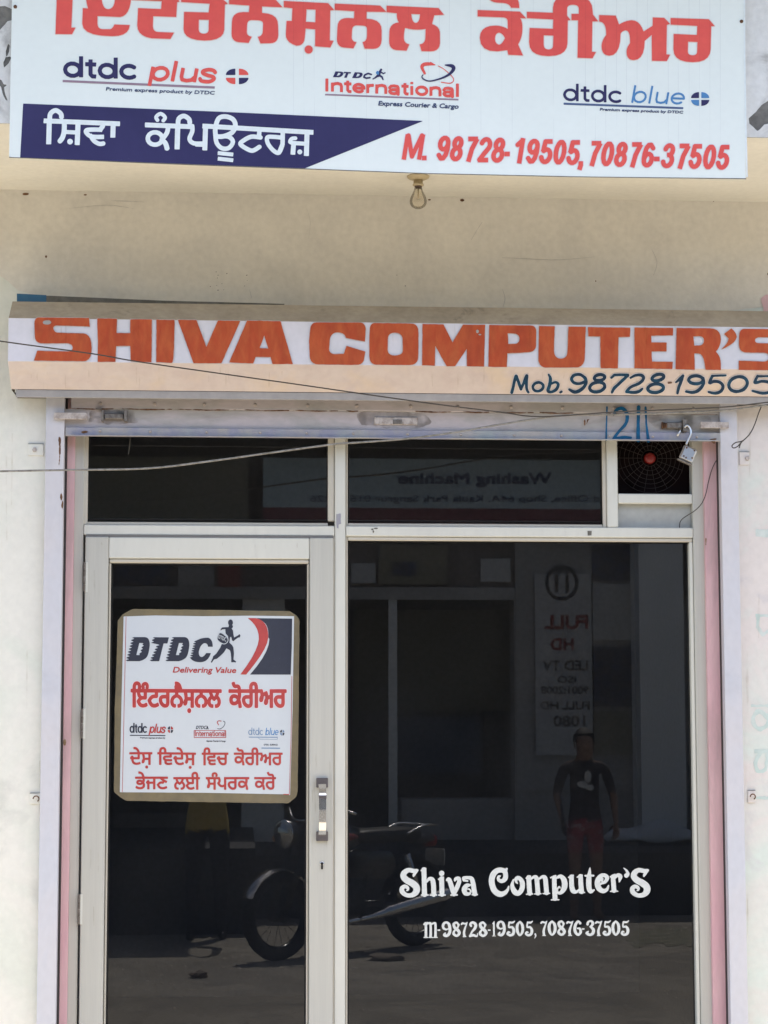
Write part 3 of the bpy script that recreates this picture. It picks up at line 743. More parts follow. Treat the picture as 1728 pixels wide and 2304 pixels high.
# ------------------------------------------------------------------ the door
door = thing('glass_door', 'cream framed glass door with the courier poster, left of the shop window', 'door', (fx(460), FY, zf))
DY = FY - 0.012
dx0, dx1 = P(189.5, 1400, DY).x, P(750, 1400, DY).x
dg0, dg1 = P(243, 1400, DY).x, P(696, 1400, DY).x
zd1 = P(460, 1207.6, DY).z; zd2 = P(460, 1257, DY).z; zd3 = P(460, 1267, DY).z
box('hinge_stile', dx0, dg0 - 0.001, DY, DY + 0.05, zf, zd1 - 0.002, M_ALUV, door, 0.003)
box('lock_stile', dg1 + 0.001, dx1, DY, DY + 0.05, zf, zd1 - 0.002, M_ALUV, door, 0.003)
box('top_rail', dg0, dg1, DY + 0.002, DY + 0.05, zd2, zd1 - 0.003, M_ALU, door, 0.003)
box('bottom_rail', dg0, dg1, DY + 0.002, DY + 0.05, zf + 0.01, zf + 0.13, M_ALU, door, 0.003)
box('bead', dg0 + 0.0005, dg1 - 0.0005, DY + 0.010, DY + 0.045, zd3, zd2 - 0.0005, M_GASK, door, 0.004)
box('bead', dg0 + 0.0005, P(248, 1400, DY).x, DY + 0.010, DY + 0.045, zf + 0.131, zd3 - 0.0005, M_GASK, door, 0.003)
box('bead', P(691, 1400, DY).x, dg1 - 0.0005, DY + 0.010, DY + 0.045, zf + 0.131, zd3 - 0.0005, M_GASK, door, 0.003)
bm = bmesh.new(); x0, x1 = P(248, 1400, DY).x + .0005, P(691, 1400, DY).x - .0005; g = .0045
bx(bm, x0, x0 + g, DY + .02, DY + .04, zf + .131, zd3 - .001); bx(bm, x1 - g, x1, DY + .02, DY + .04, zf + .131, zd3 - .001); bx(bm, x0 + g, x1 - g, DY + .02, DY + .04, zd3 - g - .001, zd3 - .001)
from_bm('rubber_seal', bm, M_RUBBER, door)
gx0, gx1 = dg0 + .001, dg1 - .001
mesh('door_pane', [(gx0, GLASS_Y - .012, zf + .12), (gx1, GLASS_Y - .012, zf + .12), (gx1, GLASS_Y - .012, zd3 + .004), (gx0, GLASS_Y - .012, zd3 + .004)], [(0, 1, 2, 3)], M_GLASS, door)
box('shadow_gap', P(750.2, 1400, FY).x, xm0 - 0.0005, FY + .004, FY + .03, zf, zT0 - .001, M_GASK, door)
box('shadow_gap', dx0, dx1, DY + .006, DY + .03, zd1 - .0025, zT0 - .0002, M_GREYGAP, door)
# hinges
for (a, b, ref) in ((1265, 1332, 1300), (1594, 1662, 1630), (2012, 2080, 2045)):
    cx = 190 - (ref - 1300) * 0.0165
    h = thing  # readability only
    z0, z1 = P(cx, b, DY).z, P(cx, a, DY).z
    x = P(cx, ref, DY - .004).x
    bm = bmesh.new(); n = 4; L = (z1 - z0) / n
    for k in range(n): lathe_bm(bm, [(0.0042, k * L + .0006), (0.0042, (k + 1) * L - .0006)], (x, DY - .003, z0), 'Z', 10)
    hg = from_bm('hinge', bm, M_GREASY, door, False)
    box('hinge_leaf', x + .003, x + .012, DY - .0025, DY - .0003, z0, z1, M_ALU, hg)
# pull handle
hx = P(724.5, 1820, DY).x
hz1, hz0 = P(724, 1761, DY).z, P(724, 1881, DY).z
hd = box('handle_mount', hx - .021, hx + .021, DY - .016, DY, hz1 - .017, hz1 + .017, M_CAP, door, .002)
hd2 = box('handle_mount', hx - .021, hx + .021, DY - .016, DY, hz0 - .017, hz0 + .017, M_CAP, door, .002)
bm = bmesh.new(); prof = [(hz1 - .004, -.012), (hz1 - .02, -.03), (hz1 - .036, -.047), (hz1 - .048, -.052), ((hz0 + hz1) / 2, -.054), (hz0 + .05, -.052), (hz0 + .022, -.038), (hz0 + .004, -.014)]
vs = []
for i, (z, y) in enumerate(prof):
    w = .0125 if 0 < i < len(prof) - 1 else .014
    vs.append([bm.verts.new((hx - w, DY + y - .006, z)), bm.verts.new((hx + w, DY + y - .006, z)), bm.verts.new((hx + w, DY + y + .006, z)), bm.verts.new((hx - w, DY + y + .006, z))])
for a, b in zip(vs, vs[1:]):
    for k in range(4): bm.faces.new((a[k], a[(k + 1) % 4], b[(k + 1) % 4], b[k]))
bm.faces.new(vs[0]); bm.faces.new(vs[-1][::-1])
bmesh.ops.bevel(bm, geom=list(bm.edges), offset=.0015, segments=2, affect='EDGES')
from_bm('pull_handle', bm, M_CHROME, door)
box('handle_collar', hx - .0135, hx + .0135, DY - .0625, DY - .045, hz1 - .055, hz1 - .042, M_CAP, door, .001)
kz = P(724, 1943, DY).z
lk = lathe('keyhole_ring', [(.0058, -.003), (.0078, -.002), (.0078, 0.001)], (hx, DY, kz), 'Y', M_STEEL, door, 16)
sheet('keyhole_slot', [stroke([(724.5, 1944), (724.5, 1954)], 2.2), poly(arc(724.5, 1943, 3.4, 3.4, 0, 345, 12))], lambda x, y: P(x, y, DY - .0035), M_RUBBER, door, step=.5)

# ------------------------------------------------------------------ courier poster on the door pane
PY = GLASS_Y - 0.012
poster = thing('courier_poster', 'white courier poster bordered with brown tape on the glass door', 'poster', P(463, 1807, PY - .002))
pm = lambda px, py: P(px, py, PY)
T = lambda pts: tr(pts, 230, 1340, 3.53)
sheet('tape_border', [poly(T([(240, 108), (700, 112), (1490, 124), (1545, 160), (1567, 200), (1560, 900), (1552, 1560), (1540, 1600), (1478, 1650), (800, 1640), (190, 1630), (140, 1600), (92, 1560), (100, 900), (124, 200), (160, 150)]))],
      pm, M_TAPE, poster, lift=.0006, step=1.2, rough=.5)
sheet('paper_sheet', [poly(T([(170, 166), (420, 158), (800, 164), (1180, 160), (1524, 164), (1512, 900), (1492, 1585), (1440, 1578), (800, 1566), (140, 1562), (152, 900)]))], pm, M_POSTER, poster, lift=.0014, step=1.2)
sheet('sheet_edge', [stroke(T([(190, 168), (178, 700), (160, 1560)]), .55, True), stroke(T([(1506, 640), (1500, 1100), (1486, 1576)]), .6, True), stroke(T([(1440, 1578), (1486, 1580)]), .8, True)], pm, M_PRED, poster, lift=.0020, step=.7)
# company name with speed lines
def teeth(x_top, y_top, x_bot, y_bot, n, depth, flip=1):
    o = []
    for i in range(n):
        t0, t1 = i / n, (i + 1) / n
        xa, ya = x_top + (x_bot - x_top) * t0, y_top + (y_bot - y_top) * t0
        xb, yb = x_top + (x_bot - x_top) * t1, y_top + (y_bot - y_top) * t1
        o += [(xa, ya + (yb - ya) * .1), (xa + depth * flip, ya + (yb - ya) * .45), (xb + depth * .5 * flip * 0, yb - (yb - ya) * .15)]
    return o
def Dshape(dx):
    left = teeth(300 + dx, 600, 145 + dx, 1180, 8, 62)[::-1]
    outer = [(360 + dx, 592), (620 + dx, 592), (745 + dx, 600, 1), (742 + dx, 790), (725 + dx, 960, 1), (650 + dx, 1150, 1), (480 + dx, 1192), (180 + dx, 1190)] + left
    hole = [(482 + dx, 738), (590 + dx, 742)] + [(585 + dx - k * 12 + (22 if k % 2 else -30), 770 + k * 38) for k in range(7)] + [(490 + dx, 1040), (408 + dx, 1038)]
    return poly(tr(outer, 270, 1380, 11.06), tr(hole, 270, 1380, 11.06))
logo = [Dshape(0), Dshape(985)]
logo.append(poly(tr([(850, 595), (1218, 600), (1180, 752), (1085, 750), (975, 1192), (790, 1192)] + teeth(930, 760, 735, 1180, 6, 55)[::-1] + [(800, 742)] + teeth(815, 600, 775, 740, 2, 55)[::-1], 270, 1380, 11.06)))
U = lambda pts: tr(pts, 400, 1380, 11.06)
logo.append(poly(U([(560, 632), (640, 608, 1), (760, 608), (870, 640, 1), (872, 832), (752, 832), (745, 742, 1), (665, 742), (560, 770, 1), (522, 960), (520, 1085, 1), (600, 1088), (660, 1070, 1), (708, 990), (824, 990), (760, 1215, 1), (560, 1218), (390, 1215, 1), (325, 1130)] + teeth(400, 700, 300, 1110, 7, 60)[::-1] + [(455, 680)])))
sheet('company_name', logo, pm, M_PNAVY, poster, lift=.0022, step=.5)
run = [poly(U(arc(1312, 232, 62, 80, 0, 340, 14))),
       poly(U([(1270, 300), (1262, 345), (1110, 350), (1072, 385), (1062, 430), (1110, 400), (1182, 392), (1190, 500), (1250, 570), (1262, 650), (1240, 732), (1090, 772), (1060, 850), (1000, 940), (960, 1000), (880, 1070), (868, 1120), (820, 1215), (846, 1232), (900, 1150), (975, 1130), (1060, 1060), (1150, 970), (1212, 872), (1300, 920), (1320, 1000), (1332, 1150), (1330, 1218), (1400, 1215), (1440, 1225), (1452, 1200), (1386, 1150), (1398, 1000), (1385, 850), (1350, 790), (1285, 730), (1290, 680), (1302, 590), (1330, 585), (1350, 672), (1385, 695), (1420, 665), (1500, 605), (1545, 600), (1560, 545), (1532, 518), (1505, 545), (1402, 602), (1385, 520), (1375, 430), (1338, 372), (1372, 350), (1370, 300)]))]
sheet('runner_silhouette', run, pm, M_PNAVY, poster, lift=.0022, step=.5)
bag = [poly(U([(1065, 472), (1130, 490, 1), (1180, 545), (1262, 600, 1), (1262, 680), (1225, 775, 1), (1140, 772), (1010, 730, 1), (970, 650), (975, 480, 1)]))]
sheet('bag_outline', bag, pm, M_POSTER, poster, lift=.0027, step=.5)
sheet('bag', bag, pm, M_PNAVY, poster, lift=.0032, step=.4, grow=-1.6)
sheet('bag_lettering', font_shapes('DTDC', *U([(1010, 620)])[0], *U([(1205, 705)])[0], 9), pm, M_POSTER, poster, lift=.0037, step=.35, grow=.1)
Vv = lambda pts: tr(pts, 530, 1380, 11.06)
sheet('red_swoosh', [poly(Vv([(300, 118), (500, 120), (650, 150, 1), (820, 380, 1), (812, 620), (790, 900, 1), (265, 1525), (118, 1522), (560, 950, 1), (580, 640), (590, 330, 1)]))], pm, M_PRED, poster, lift=.0022, step=.6)
sheet('navy_panel', [poly(Vv([(500, 122), (1408, 132), (1400, 800), (1372, 1526), (360, 1524), (840, 980, 1), (842, 640), (815, 600), (830, 350, 1), (650, 160, 1)]))], pm, M_PNAVY, poster, lift=.0019, step=.8)
sheet('slogan_lettering', font_shapes('Delivering Value', 389, 1513, 530, 1514, 12.5, .25), pm, M_PRED, poster, lift=.0022, step=.45, grow=.45)
# Gurmukhi lines (typed in visual order)
def gsheet(name, text, a, b, h, grow, outline=None, mapper=pm, m=M_PRED, parent=poster, lift=.0024, step=.45):
    sh = font_shapes(text, *a, *b, h)
    if outline: sheet(name + '_outline', sh, mapper, outline, parent, grow=grow + 1.2, step=.7, lift=lift - .0005)
    return sheet(name, sh, mapper, m, parent, grow=grow, step=step, lift=lift)
gsheet('heading_lettering', 'ਇੰਟਰਨੈਸ਼ਨਲ', (296, 1590), (497, 1591), 43, 2.1, M_PINKOUT)
gsheet('heading_lettering', 'ਕੋਰੀਅਰ', (516, 1591), (643, 1591), 43, 2.1, M_PINKOUT)
gsheet('message_lettering', 'ਦੇਸ਼', (292, 1720), (342, 1720), 30, 1.0)
gsheet('message_lettering', 'ਿਵਦੇਸ਼', (355, 1720), (440, 1721), 30, 1.0)
gsheet('message_lettering', 'ਿਵਚ', (455, 1721), (513, 1721), 30, 1.0)
gsheet('message_lettering', 'ਕੋਰੀਅਰ', (527, 1721), (635, 1721), 30, 1.0)
gsheet('message_lettering', 'ਭੇਜਣ', (305, 1775), (377, 1775), 30, 1.0)
gsheet('message_lettering', 'ਲਈ', (391, 1776), (449, 1776), 30, 1.0)
gsheet('message_lettering', 'ਸੰਪਰਕ', (464, 1776), (560, 1776), 30, 1.0)
gsheet('message_lettering', 'ਕਰੋ', (573, 1776), (620, 1776), 30, 1.0)
Yc = lambda pts: tr(pts, 280, 1600, 4.366)
def roundel(cx, cy, rx, ry, gap, mats, mapper, parent, lift):
    for k, (sx, sy) in enumerate(((-1, -1), (1, -1), (1, 1), (-1, 1))):
        pts = [(cx + sx * gap, cy + sy * gap * .8)] + [(cx + sx * (gap + (rx - gap) * math.cos(a)), cy + sy * (gap * .8 + (ry - gap * .8) * math.sin(a))) for a in [i * math.pi / 2 / 8 for i in range(9)]]
        sheet('roundel_quarter', [poly(pts)], mapper, mats[k], parent, step=.6, lift=lift)
sheet('service_name', sans('dtdc', *Yc([(52, 212)])[0], *Yc([(222, 214)])[0], 21, 1.6), pm, M_PNAVY, poster, lift=.0022, step=.4)
sheet('service_name', sans('plus', *Yc([(240, 214)])[0], *Yc([(398, 216)])[0], 20, 1.4, .2), pm, M_PRED, poster, lift=.0026, step=.4)
sheet('rule_line', [stroke(Yc([(54, 238), (402, 240)]), 1.0, True)], pm, M_PNAVY, poster, lift=.0022, step=.5)
sheet('small_print', font_shapes('Premium express product by', *Yc([(155, 268)])[0], *Yc([(400, 270)])[0], 3.2), pm, M_PNAVY, poster, lift=.0022, step=.35, grow=.15)
roundel(*Yc([(452, 182)])[0], 6.2, 7.5, .9, (M_PNAVY, M_PRED, M_PNAVY, M_PRED), pm, poster, .0022)
sheet('service_name', sans('International', *Yc([(690, 246)])[0], *Yc([(994, 246)])[0], 12, .8), pm, M_PRED, poster, lift=.0024, step=.35)
sheet('service_panel', [poly(Yc([(682, 188), (998, 188), (998, 262), (682, 262)]), Yc([(687, 193), (993, 193), (993, 256), (687, 256)]))], pm, M_PRED, poster, lift=.0022, step=.5)
sheet('small_name', font_shapes('DTDC', *Yc([(702, 175)])[0], *Yc([(800, 175)])[0], 7, .25) + [stroke(Yc([(808, 176), (815, 150), (822, 176)]), .7)], pm, M_PNAVY, poster, lift=.0022, step=.35, grow=.2)
sheet('small_print', font_shapes('Express Courier & Cargo', *Yc([(808, 300)])[0], *Yc([(994, 302)])[0], 3.4), pm, M_PNAVY, poster, lift=.0022, step=.35, grow=.15)
sheet('orbit_ring', [stroke(Yc(bez([(925, 135), (912, 110), (925, 96), (950, 98)])), .9)], pm, M_PRED, poster, lift=.0022, step=.4)
sheet('orbit_ring', [stroke(Yc(bez([(970, 98), (988, 112), (975, 150), (940, 175), (915, 172)])), .6)], pm, M_PNAVY, poster, lift=.0022, step=.4)
sheet('service_name', sans('dtdc', *Yc([(1216, 234)])[0], *Yc([(1364, 236)])[0], 16, .9), pm, M_PLIGHT, poster, lift=.0022, step=.4)
sheet('service_name', sans('blue', *Yc([(1380, 236)])[0], *Yc([(1510, 236)])[0], 16, .8, .15), pm, M_BLUE, poster, lift=.0022, step=.4)
sheet('rule_line', [stroke(Yc([(1222, 256), (1505, 257)]), .9, True), stroke(Yc([(1312, 262), (1330, 276), (1500, 278), (1504, 262)]), .4, True), stroke(Yc([(1346, 363), (1528, 365)]), 1.2, True)], pm, M_PLIGHT, poster, lift=.0022, step=.4)
sheet('small_print', font_shapes('DTDC', *Yc([(1370, 338)])[0], *Yc([(1420, 338)])[0], 3.6) + font_shapes('SURFACE', *Yc([(1430, 338)])[0], *Yc([(1504, 338)])[0], 3.6), pm, M_PNAVY, poster, lift=.0022, step=.35, grow=.1)
roundel(*Yc([(1550, 212)])[0], 5, 6.5, .7, (M_PNAVY, M_PLIGHT, M_PNAVY, M_PLIGHT), pm, poster, .0022)

# ================================================================== ROLLING SHUTTER
sh = thing('rolling_shutter', 'rolled-up shop shutter with painted hood box, guides and pink bottom plate', 'shutter', (0.5, -0.1, zf))
HY = -0.24
hxL, hxR = P(18.5, 765, HY).x, P(1812, 800, HY).x
pr = [(-0.01, P(864, 689, -.13).z - .012), (-.13, P(864, 689, -.13).z), (HY, P(864, 726, HY).z), (HY, P(864, 822, HY).z), (-.12, P(864, 884, -.12).z)]
def ribbon(name, a, b, m, th=.0, bulge=0):
    (y0, z0), (y1, z1) = a, b
    N = 30; vs = []; fs = []
    for i in range(N + 1):
        x = hxL + (hxR - hxL) * i / N; w = 0.0015 * math.sin(i * 1.7) * (1 if bulge else 0)
        vs += [(x, y0 + w, z0), (x, y1 + w * .4, z1)]
    for i in range(N): fs.append((2 * i, 2 * i + 1, 2 * i + 3, 2 * i + 2))
    return mesh(name, vs, fs, m, sh)
ribbon('hood_top', pr[0], pr[1], M_HOODTOP)
ribbon('hood_top_bevel', pr[1], pr[2], M_HOODTOP)
ribbon('hood_front', pr[2], pr[3], M_HOODW)
ribbon('hood_lower_bevel', pr[3], pr[4], M_HOODP)
for x in (hxL, hxR):
    mesh('hood_end', [(x, y, z) for y, z in pr] + [(x, -0.01, pr[4][1])], [(0, 1, 2, 3, 4, 5)], M_HOODTOP, sh)
zfl0, zfl1 = P(864, 902, -.112).z, P(864, 884.5, -.12).z
box('hood_flange', P(36, 885, -.118).x, hxR - .02, -.118, -.108, zfl0, zfl1, M_HOODG, sh, .001)
box('hood_backing', hxL + .01, hxR - .01, -.012, .0, zfl0 + .02, pr[0][1] - .001, M_DGREY, sh)
box('hood_underside', hxL + .01, hxR - .01, -.107, -.005, zfl0 + .014, zfl0 + .018, M_DGREY, sh)
# hood lettering
hm = on_plane((0, HY, 0), (0, 1, 0))
f5 = 5.027
Fh = lambda pts: tr(pts, 60, 700, f5)
Gh = lambda pts: tr(pts, 370, 700, f5)
Hh = lambda pts: tr(pts, 680, 700, f5)
Ih = lambda pts: tr(pts, 940, 700, f5)
Jh = lambda pts: tr(pts, 1200, 700, f5)
Kh = lambda pts: tr(pts, 1398, 700, f5)
SC = [
 poly(Fh([(135, 74), (705, 80), (716, 178), (520, 170), (345, 165), (300, 165, 1), (303, 200), (310, 247, 1), (370, 247), (640, 254), (735, 260, 1), (736, 420), (738, 572, 1), (640, 569), (82, 562), (122, 450), (450, 458), (520, 460, 1), (520, 415), (518, 368, 1), (450, 366), (200, 368), (92, 368, 1), (94, 290), (88, 140), (90, 74, 1)])),
 poly(Fh([(798, 84), (1022, 88), (1018, 250), (1172, 250), (1172, 94), (1418, 96), (1412, 580), (1178, 572), (1172, 395), (1012, 398), (1006, 576), (804, 576), (806, 330)])),
 poly(Fh([(1468, 98), (1674, 102), (1668, 340), (1668, 588, 1), (1640, 588), (1465, 580)])),
 poly(Gh([(152, 100), (362, 103), (475, 405), (605, 108), (858, 112), (645, 592), (330, 592)])),
 poly(Gh([(935, 108), (1312, 115), (1452, 602), (1222, 600), (1200, 522), (1032, 520), (1003, 595), (732, 583)]), Gh([(1128, 280), (1174, 425), (1076, 420)])),
 poly(Hh([(160, 130), (640, 130), (715, 130, 1), (718, 210), (708, 348), (492, 305), (475, 243, 1), (400, 243), (318, 243, 1), (312, 330), (303, 430), (303, 490, 1), (380, 488), (470, 485), (500, 395), (712, 460), (700, 540), (692, 612, 1), (600, 610), (190, 606), (86, 606, 1), (84, 500), (78, 330), (90, 210), (95, 130, 1)])),
 poly(Hh([(820, 136), (1230, 142), (1312, 142, 1), (1314, 240), (1312, 520), (1306, 612, 1), (1220, 611), (840, 609), (762, 605, 1), (760, 520), (758, 330), (763, 220), (765, 138, 1)]), Hh([(968, 330), (965, 245, 1), (1045, 246), (1135, 248, 1), (1135, 330), (1136, 450), (1132, 503, 1), (1045, 503), (968, 502, 1), (966, 440)])),
 poly(Ih([(53, 148), (290, 153), (392, 357), (510, 155), (760, 158), (748, 630), (553, 626), (553, 428), (420, 625), (325, 625), (198, 398), (190, 620), (48, 614)])),
 poly(Ih([(808, 160), (1270, 165), (1342, 165, 1), (1340, 240), (1336, 390), (1336, 465, 1), (1240, 468), (1012, 480), (1005, 636), (796, 632)]), Ih([(1015, 252), (1080, 255), (1152, 258, 1), (1148, 318), (1148, 376, 1), (1080, 373), (1022, 373)])),
 poly(Jh([(63, 170), (240, 174), (232, 450), (232, 538, 1), (310, 540), (384, 538, 1), (384, 460), (395, 178), (592, 180), (580, 520), (578, 642, 1), (470, 641), (130, 640), (70, 632, 1), (55, 560)])),
 poly(Jh([(616, 183), (1096, 190), (1090, 293), (962, 296), (954, 650), (758, 648), (755, 290), (620, 288)])),
 poly(Jh([(1142, 188), (1580, 192), (1576, 278), (1330, 280), (1334, 355), (1506, 358), (1504, 458), (1335, 458), (1340, 573), (1577, 576), (1570, 658), (1142, 650)])),
 poly(Kh([(623, 193), (1000, 196), (1124, 202, 1), (1124, 320), (1118, 410, 1), (1064, 460), (1122, 505, 1), (1122, 600), (1124, 668), (948, 666), (935, 480, 1), (870, 481), (824, 481), (828, 666), (610, 660)]), Kh([(812, 288), (870, 285), (934, 286, 1), (933, 335), (928, 390, 1), (870, 391), (822, 393)])),
 poly(Kh([(1242, 198), (1300, 245, 1), (1303, 295), (1288, 370, 1), (1128, 436), (1215, 355, 1), (1210, 308), (1158, 262)])),
 poly(Kh([(1390, 203), (1950, 210), (1960, 300), (1570, 298), (1508, 298, 1), (1510, 335), (1512, 367, 1), (1570, 366), (1880, 372), (1965, 380, 1), (1965, 520), (1965, 680, 1), (1870, 673), (1324, 668), (1328, 562), (1600, 572), (1668, 570, 1), (1668, 520), (1666, 474, 1), (1600, 473), (1420, 471), (1328, 468, 1), (1328, 380), (1330, 290), (1330, 203, 1)])),
]
sheet('letter_outline', SC, hm, M_HOODP, sh, grow=.9, step=1.0, lift=.0025, rough=.3)
sheet('shop_name_letters', SC, hm, M_ORANGE, sh, grow=-.1, step=.75, lift=.0038, rough=.35)
# paint scars
sheet('paint_scar', [poly(Fh(arc(232, 132, 46, 26, 0, 340, 9))), poly(Ih(arc(672, 235, 14, 20, 0, 340, 8))), poly(Ih(arc(700, 268, 16, 8, 0, 340, 8)))], hm, M_HOODG, sh, step=.7, lift=.0048, rough=.8)
# phone number on the lower bevel
(y3, z3), (y4, z4) = pr[3], pr[4]
bn = Vector((0, z4 - z3, -(y4 - y3))).normalized()
if bn.y > 0: bn = -bn
bm_ = on_plane((0, y3, z3), tuple(bn))
L5 = lambda pts: [(1130 + p[0] / 5.53, 820 + p[1] / 5.53) + ((p[2] / 5.53,) if len(p) > 2 else ()) for p in pts]
M5 = lambda pts: [(1428 + p[0] / 5.53, 820 + p[1] / 5.53) + ((p[2] / 5.53,) if len(p) > 2 else ()) for p in pts]
r0 = 21 / 5.53
MOB = [stroke(L5(bez([(118, 342, 20), (135, 280, 18), (152, 200, 20), (172, 138, 22)]))), stroke(L5([(176, 140, 20), (205, 220, 20), (232, 300, 20)])), stroke(L5([(232, 300, 18), (268, 220, 18), (302, 136, 22)])), stroke(L5(bez([(304, 136, 22), (300, 220, 20), (305, 300, 18), (325, 340, 15)]))),
       stroke(L5(arc(445, 272, 66, 54, 0, 360, 18, -.25)), r0 * .85), stroke(L5(bez([(578, 120, 12), (600, 170, 20), (588, 250, 22), (570, 320, 22), (610, 336, 18), (670, 305, 20), (696, 245, 20), (665, 215, 17), (612, 232, 15)]))),
       stroke(L5([(722, 340, 15), (738, 332, 15)])),
       stroke(L5(bez([(1035, 170, 20), (975, 122, 20), (895, 128, 20), (862, 175, 20), (895, 222, 20), (965, 232, 20), (1030, 205, 20)]))), stroke(L5(bez([(1030, 160, 20), (1042, 225, 21), (990, 300, 22), (905, 338, 22), (835, 305, 17)]))),
       stroke(L5(arc(1210, 157, 66, 36, 0, 360, 16, -.15)), r0), stroke(L5(arc(1181, 275, 96, 60, 0, 360, 18, -.2)), r0),
       stroke(L5([(1358, 158, 16), (1395, 126, 17), (1480, 122, 17), (1562, 126, 20)])), stroke(L5(bez([(1562, 130, 20), (1460, 225, 20), (1388, 295, 20), (1366, 342, 16)]))),
       stroke(L5(bez([(1596, 160, 14), (1660, 128, 18), (1730, 128, 20), (1758, 165, 20), (1710, 225, 20), (1600, 275, 18), (1545, 330, 18)]))), stroke(L5(bez([(1545, 335, 18), (1640, 342, 20), (1700, 330, 20), (1742, 295, 14)]))),
       stroke(M5(arc(288, 157, 76, 38, 0, 360, 16, -.25)), r0), stroke(M5(arc(260, 290, 98, 54, 0, 360, 18, -.1)), r0),
       stroke(M5(bez([(512, 215, 13), (560, 175, 20), (600, 132, 16)]))), stroke(M5(bez([(600, 135, 18), (570, 220, 20), (545, 290, 20), (532, 352, 15)]))),
       stroke(M5(arc(760, 185, 90, 50, 0, 360, 18)), r0), stroke(M5(bez([(850, 165, 20), (855, 230, 21), (800, 310, 22), (720, 342, 20), (640, 330, 16)]))),
       stroke(M5([(1132, 130, 13), (970, 135, 16)])), stroke(M5(bez([(966, 136, 18), (930, 222, 19), (985, 205, 19), (1050, 212, 20), (1097, 258, 21), (1075, 325, 20), (1000, 352, 20), (920, 336, 15)]))),
       stroke(M5(arc(1285, 238, 118, 90, 0, 360, 22, -.3)), r0),
       stroke(M5([(1700, 140, 14), (1530, 142, 16)])), stroke(M5(bez([(1528, 140, 18), (1495, 220, 19), (1580, 202, 19), (1665, 215, 20), (1735, 262, 21), (1700, 330, 20), (1590, 352, 20), (1465, 322, 15)])))]
sheet('mobile_number_outline', MOB, bm_, M_HOODW, sh, step=.8, grow=1.0, lift=.0016, normal=tuple(bn))
sheet('mobile_number', MOB, bm_, M_PAINTBLUE, sh, step=.6, grow=-.1, lift=.0028, normal=tuple(bn), rough=.25)
sheet('hyphen', [stroke(M5([(420, 224, 10), (455, 220, 9)]))], bm_, M_RUST, sh, step=.5, lift=.0028, normal=tuple(bn))

# guides
GY = -0.045
def guide(a, b, ref=1400):
    x0, x1 = P(a, ref, GY).x, P(b, ref, GY).x
    return box('guide_rail', x0, x1, GY, -.006, zf, zfl0 + .012, M_LAV, sh, .002)
guide(96, 138.5); guide(1628, 1667)
# bottom plate of the curtain
CY = -0.03
cx0, cx1 = P(140.5, 940, CY).x, P(1624, 940, CY).x
zs0, zs1 = P(864, 926, CY).z, P(864, 900, CY).z
zp0 = P(864, 968, CY).z; zb0 = P(864, 987, CY - .012).z
box('top_slat', cx0 + .03, cx1, CY - .008, CY, zs0, zfl0 + .02, M_SHUT, sh, .002)
box('bottom_plate', cx0, cx1, CY - .002, CY + .002, zp0 - .004, zs0 - .0015, M_SHUT, sh)
rail = box('bottom_rail', cx0 + .012, cx1 - .003, CY - .014, CY - .002, zb0, zp0, M_RAIL, sh, .002)
box('rail_lip', cx0 + .03, cx1 - .02, CY - .024, CY - .0145, zb0, zb0 + .004, M_RAIL, sh, .001)
sl_y = lambda x: 926 + (x - 864) * .009
sm = lambda px, py: P(px, py, CY - .008)
seam = []
for a, b in ((160, 255), (275, 387), (395, 530), (550, 650), (660, 760), (780, 805), (935, 1015), (1040, 1100), (1120, 1200), (1215, 1290), (1360, 1440)):
    seam.append(stroke([(a, sl_y(a) - 1, .5), ((a + b) / 2, sl_y((a + b) / 2) + .5, 1.3), (b, sl_y(b) - .5, .6)]))
sheet('rust_seam', seam, sm, M_RUST, sh, step=.7, lift=.0012, rough=.7)
sheet('rust_stain', [poly(arc(1315, 951, 2, 8, 0, 340, 8)), poly([(1320, 944), (1326, 943), (1318, 957)]), poly(arc(190, 973, 8, 3, 0, 340, 8)), poly([(1594, 990), (1612, 986), (1606, 1000)])], sm, M_RUST, sh, step=.7, lift=.0075, rough=1.0)
rm = bmesh.new(); lathe_bm(rm, [(.0022, -.0035), (.0055, -.0022), (.0068, 0)], (0, 0, 0), 'Y', 10)
rme = bpy.data.meshes.new('rivet'); bmesh.ops.recalc_face_normals(rm, faces=rm.faces); rm.to_mesh(rme); rm.free(); rme.materials.append(M_RIVET)
for p in rme.polygons: p.use_smooth = True
def rivet(px, py, Y, s=1.0, par=sh):
    o = bpy.data.objects.new('rivet', rme); COL.objects.link(o); o.parent = par; o.location = P(px, py, Y) - ORG[par]; o.scale = (s, s, s)
for x in (226, 348, 460, 574, 692, 803, 924, 1030, 1150, 1266, 1382, 1468, 1560): rivet(x, 906 + (x - 226) * .009 + 2, CY - .008)
for x in (225, 338, 465, 585, 690, 795, 917, 1037, 1157, 1263, 1371, 1469, 1568): rivet(x, 970 + (x - 226) * .010, CY - .014, .8)
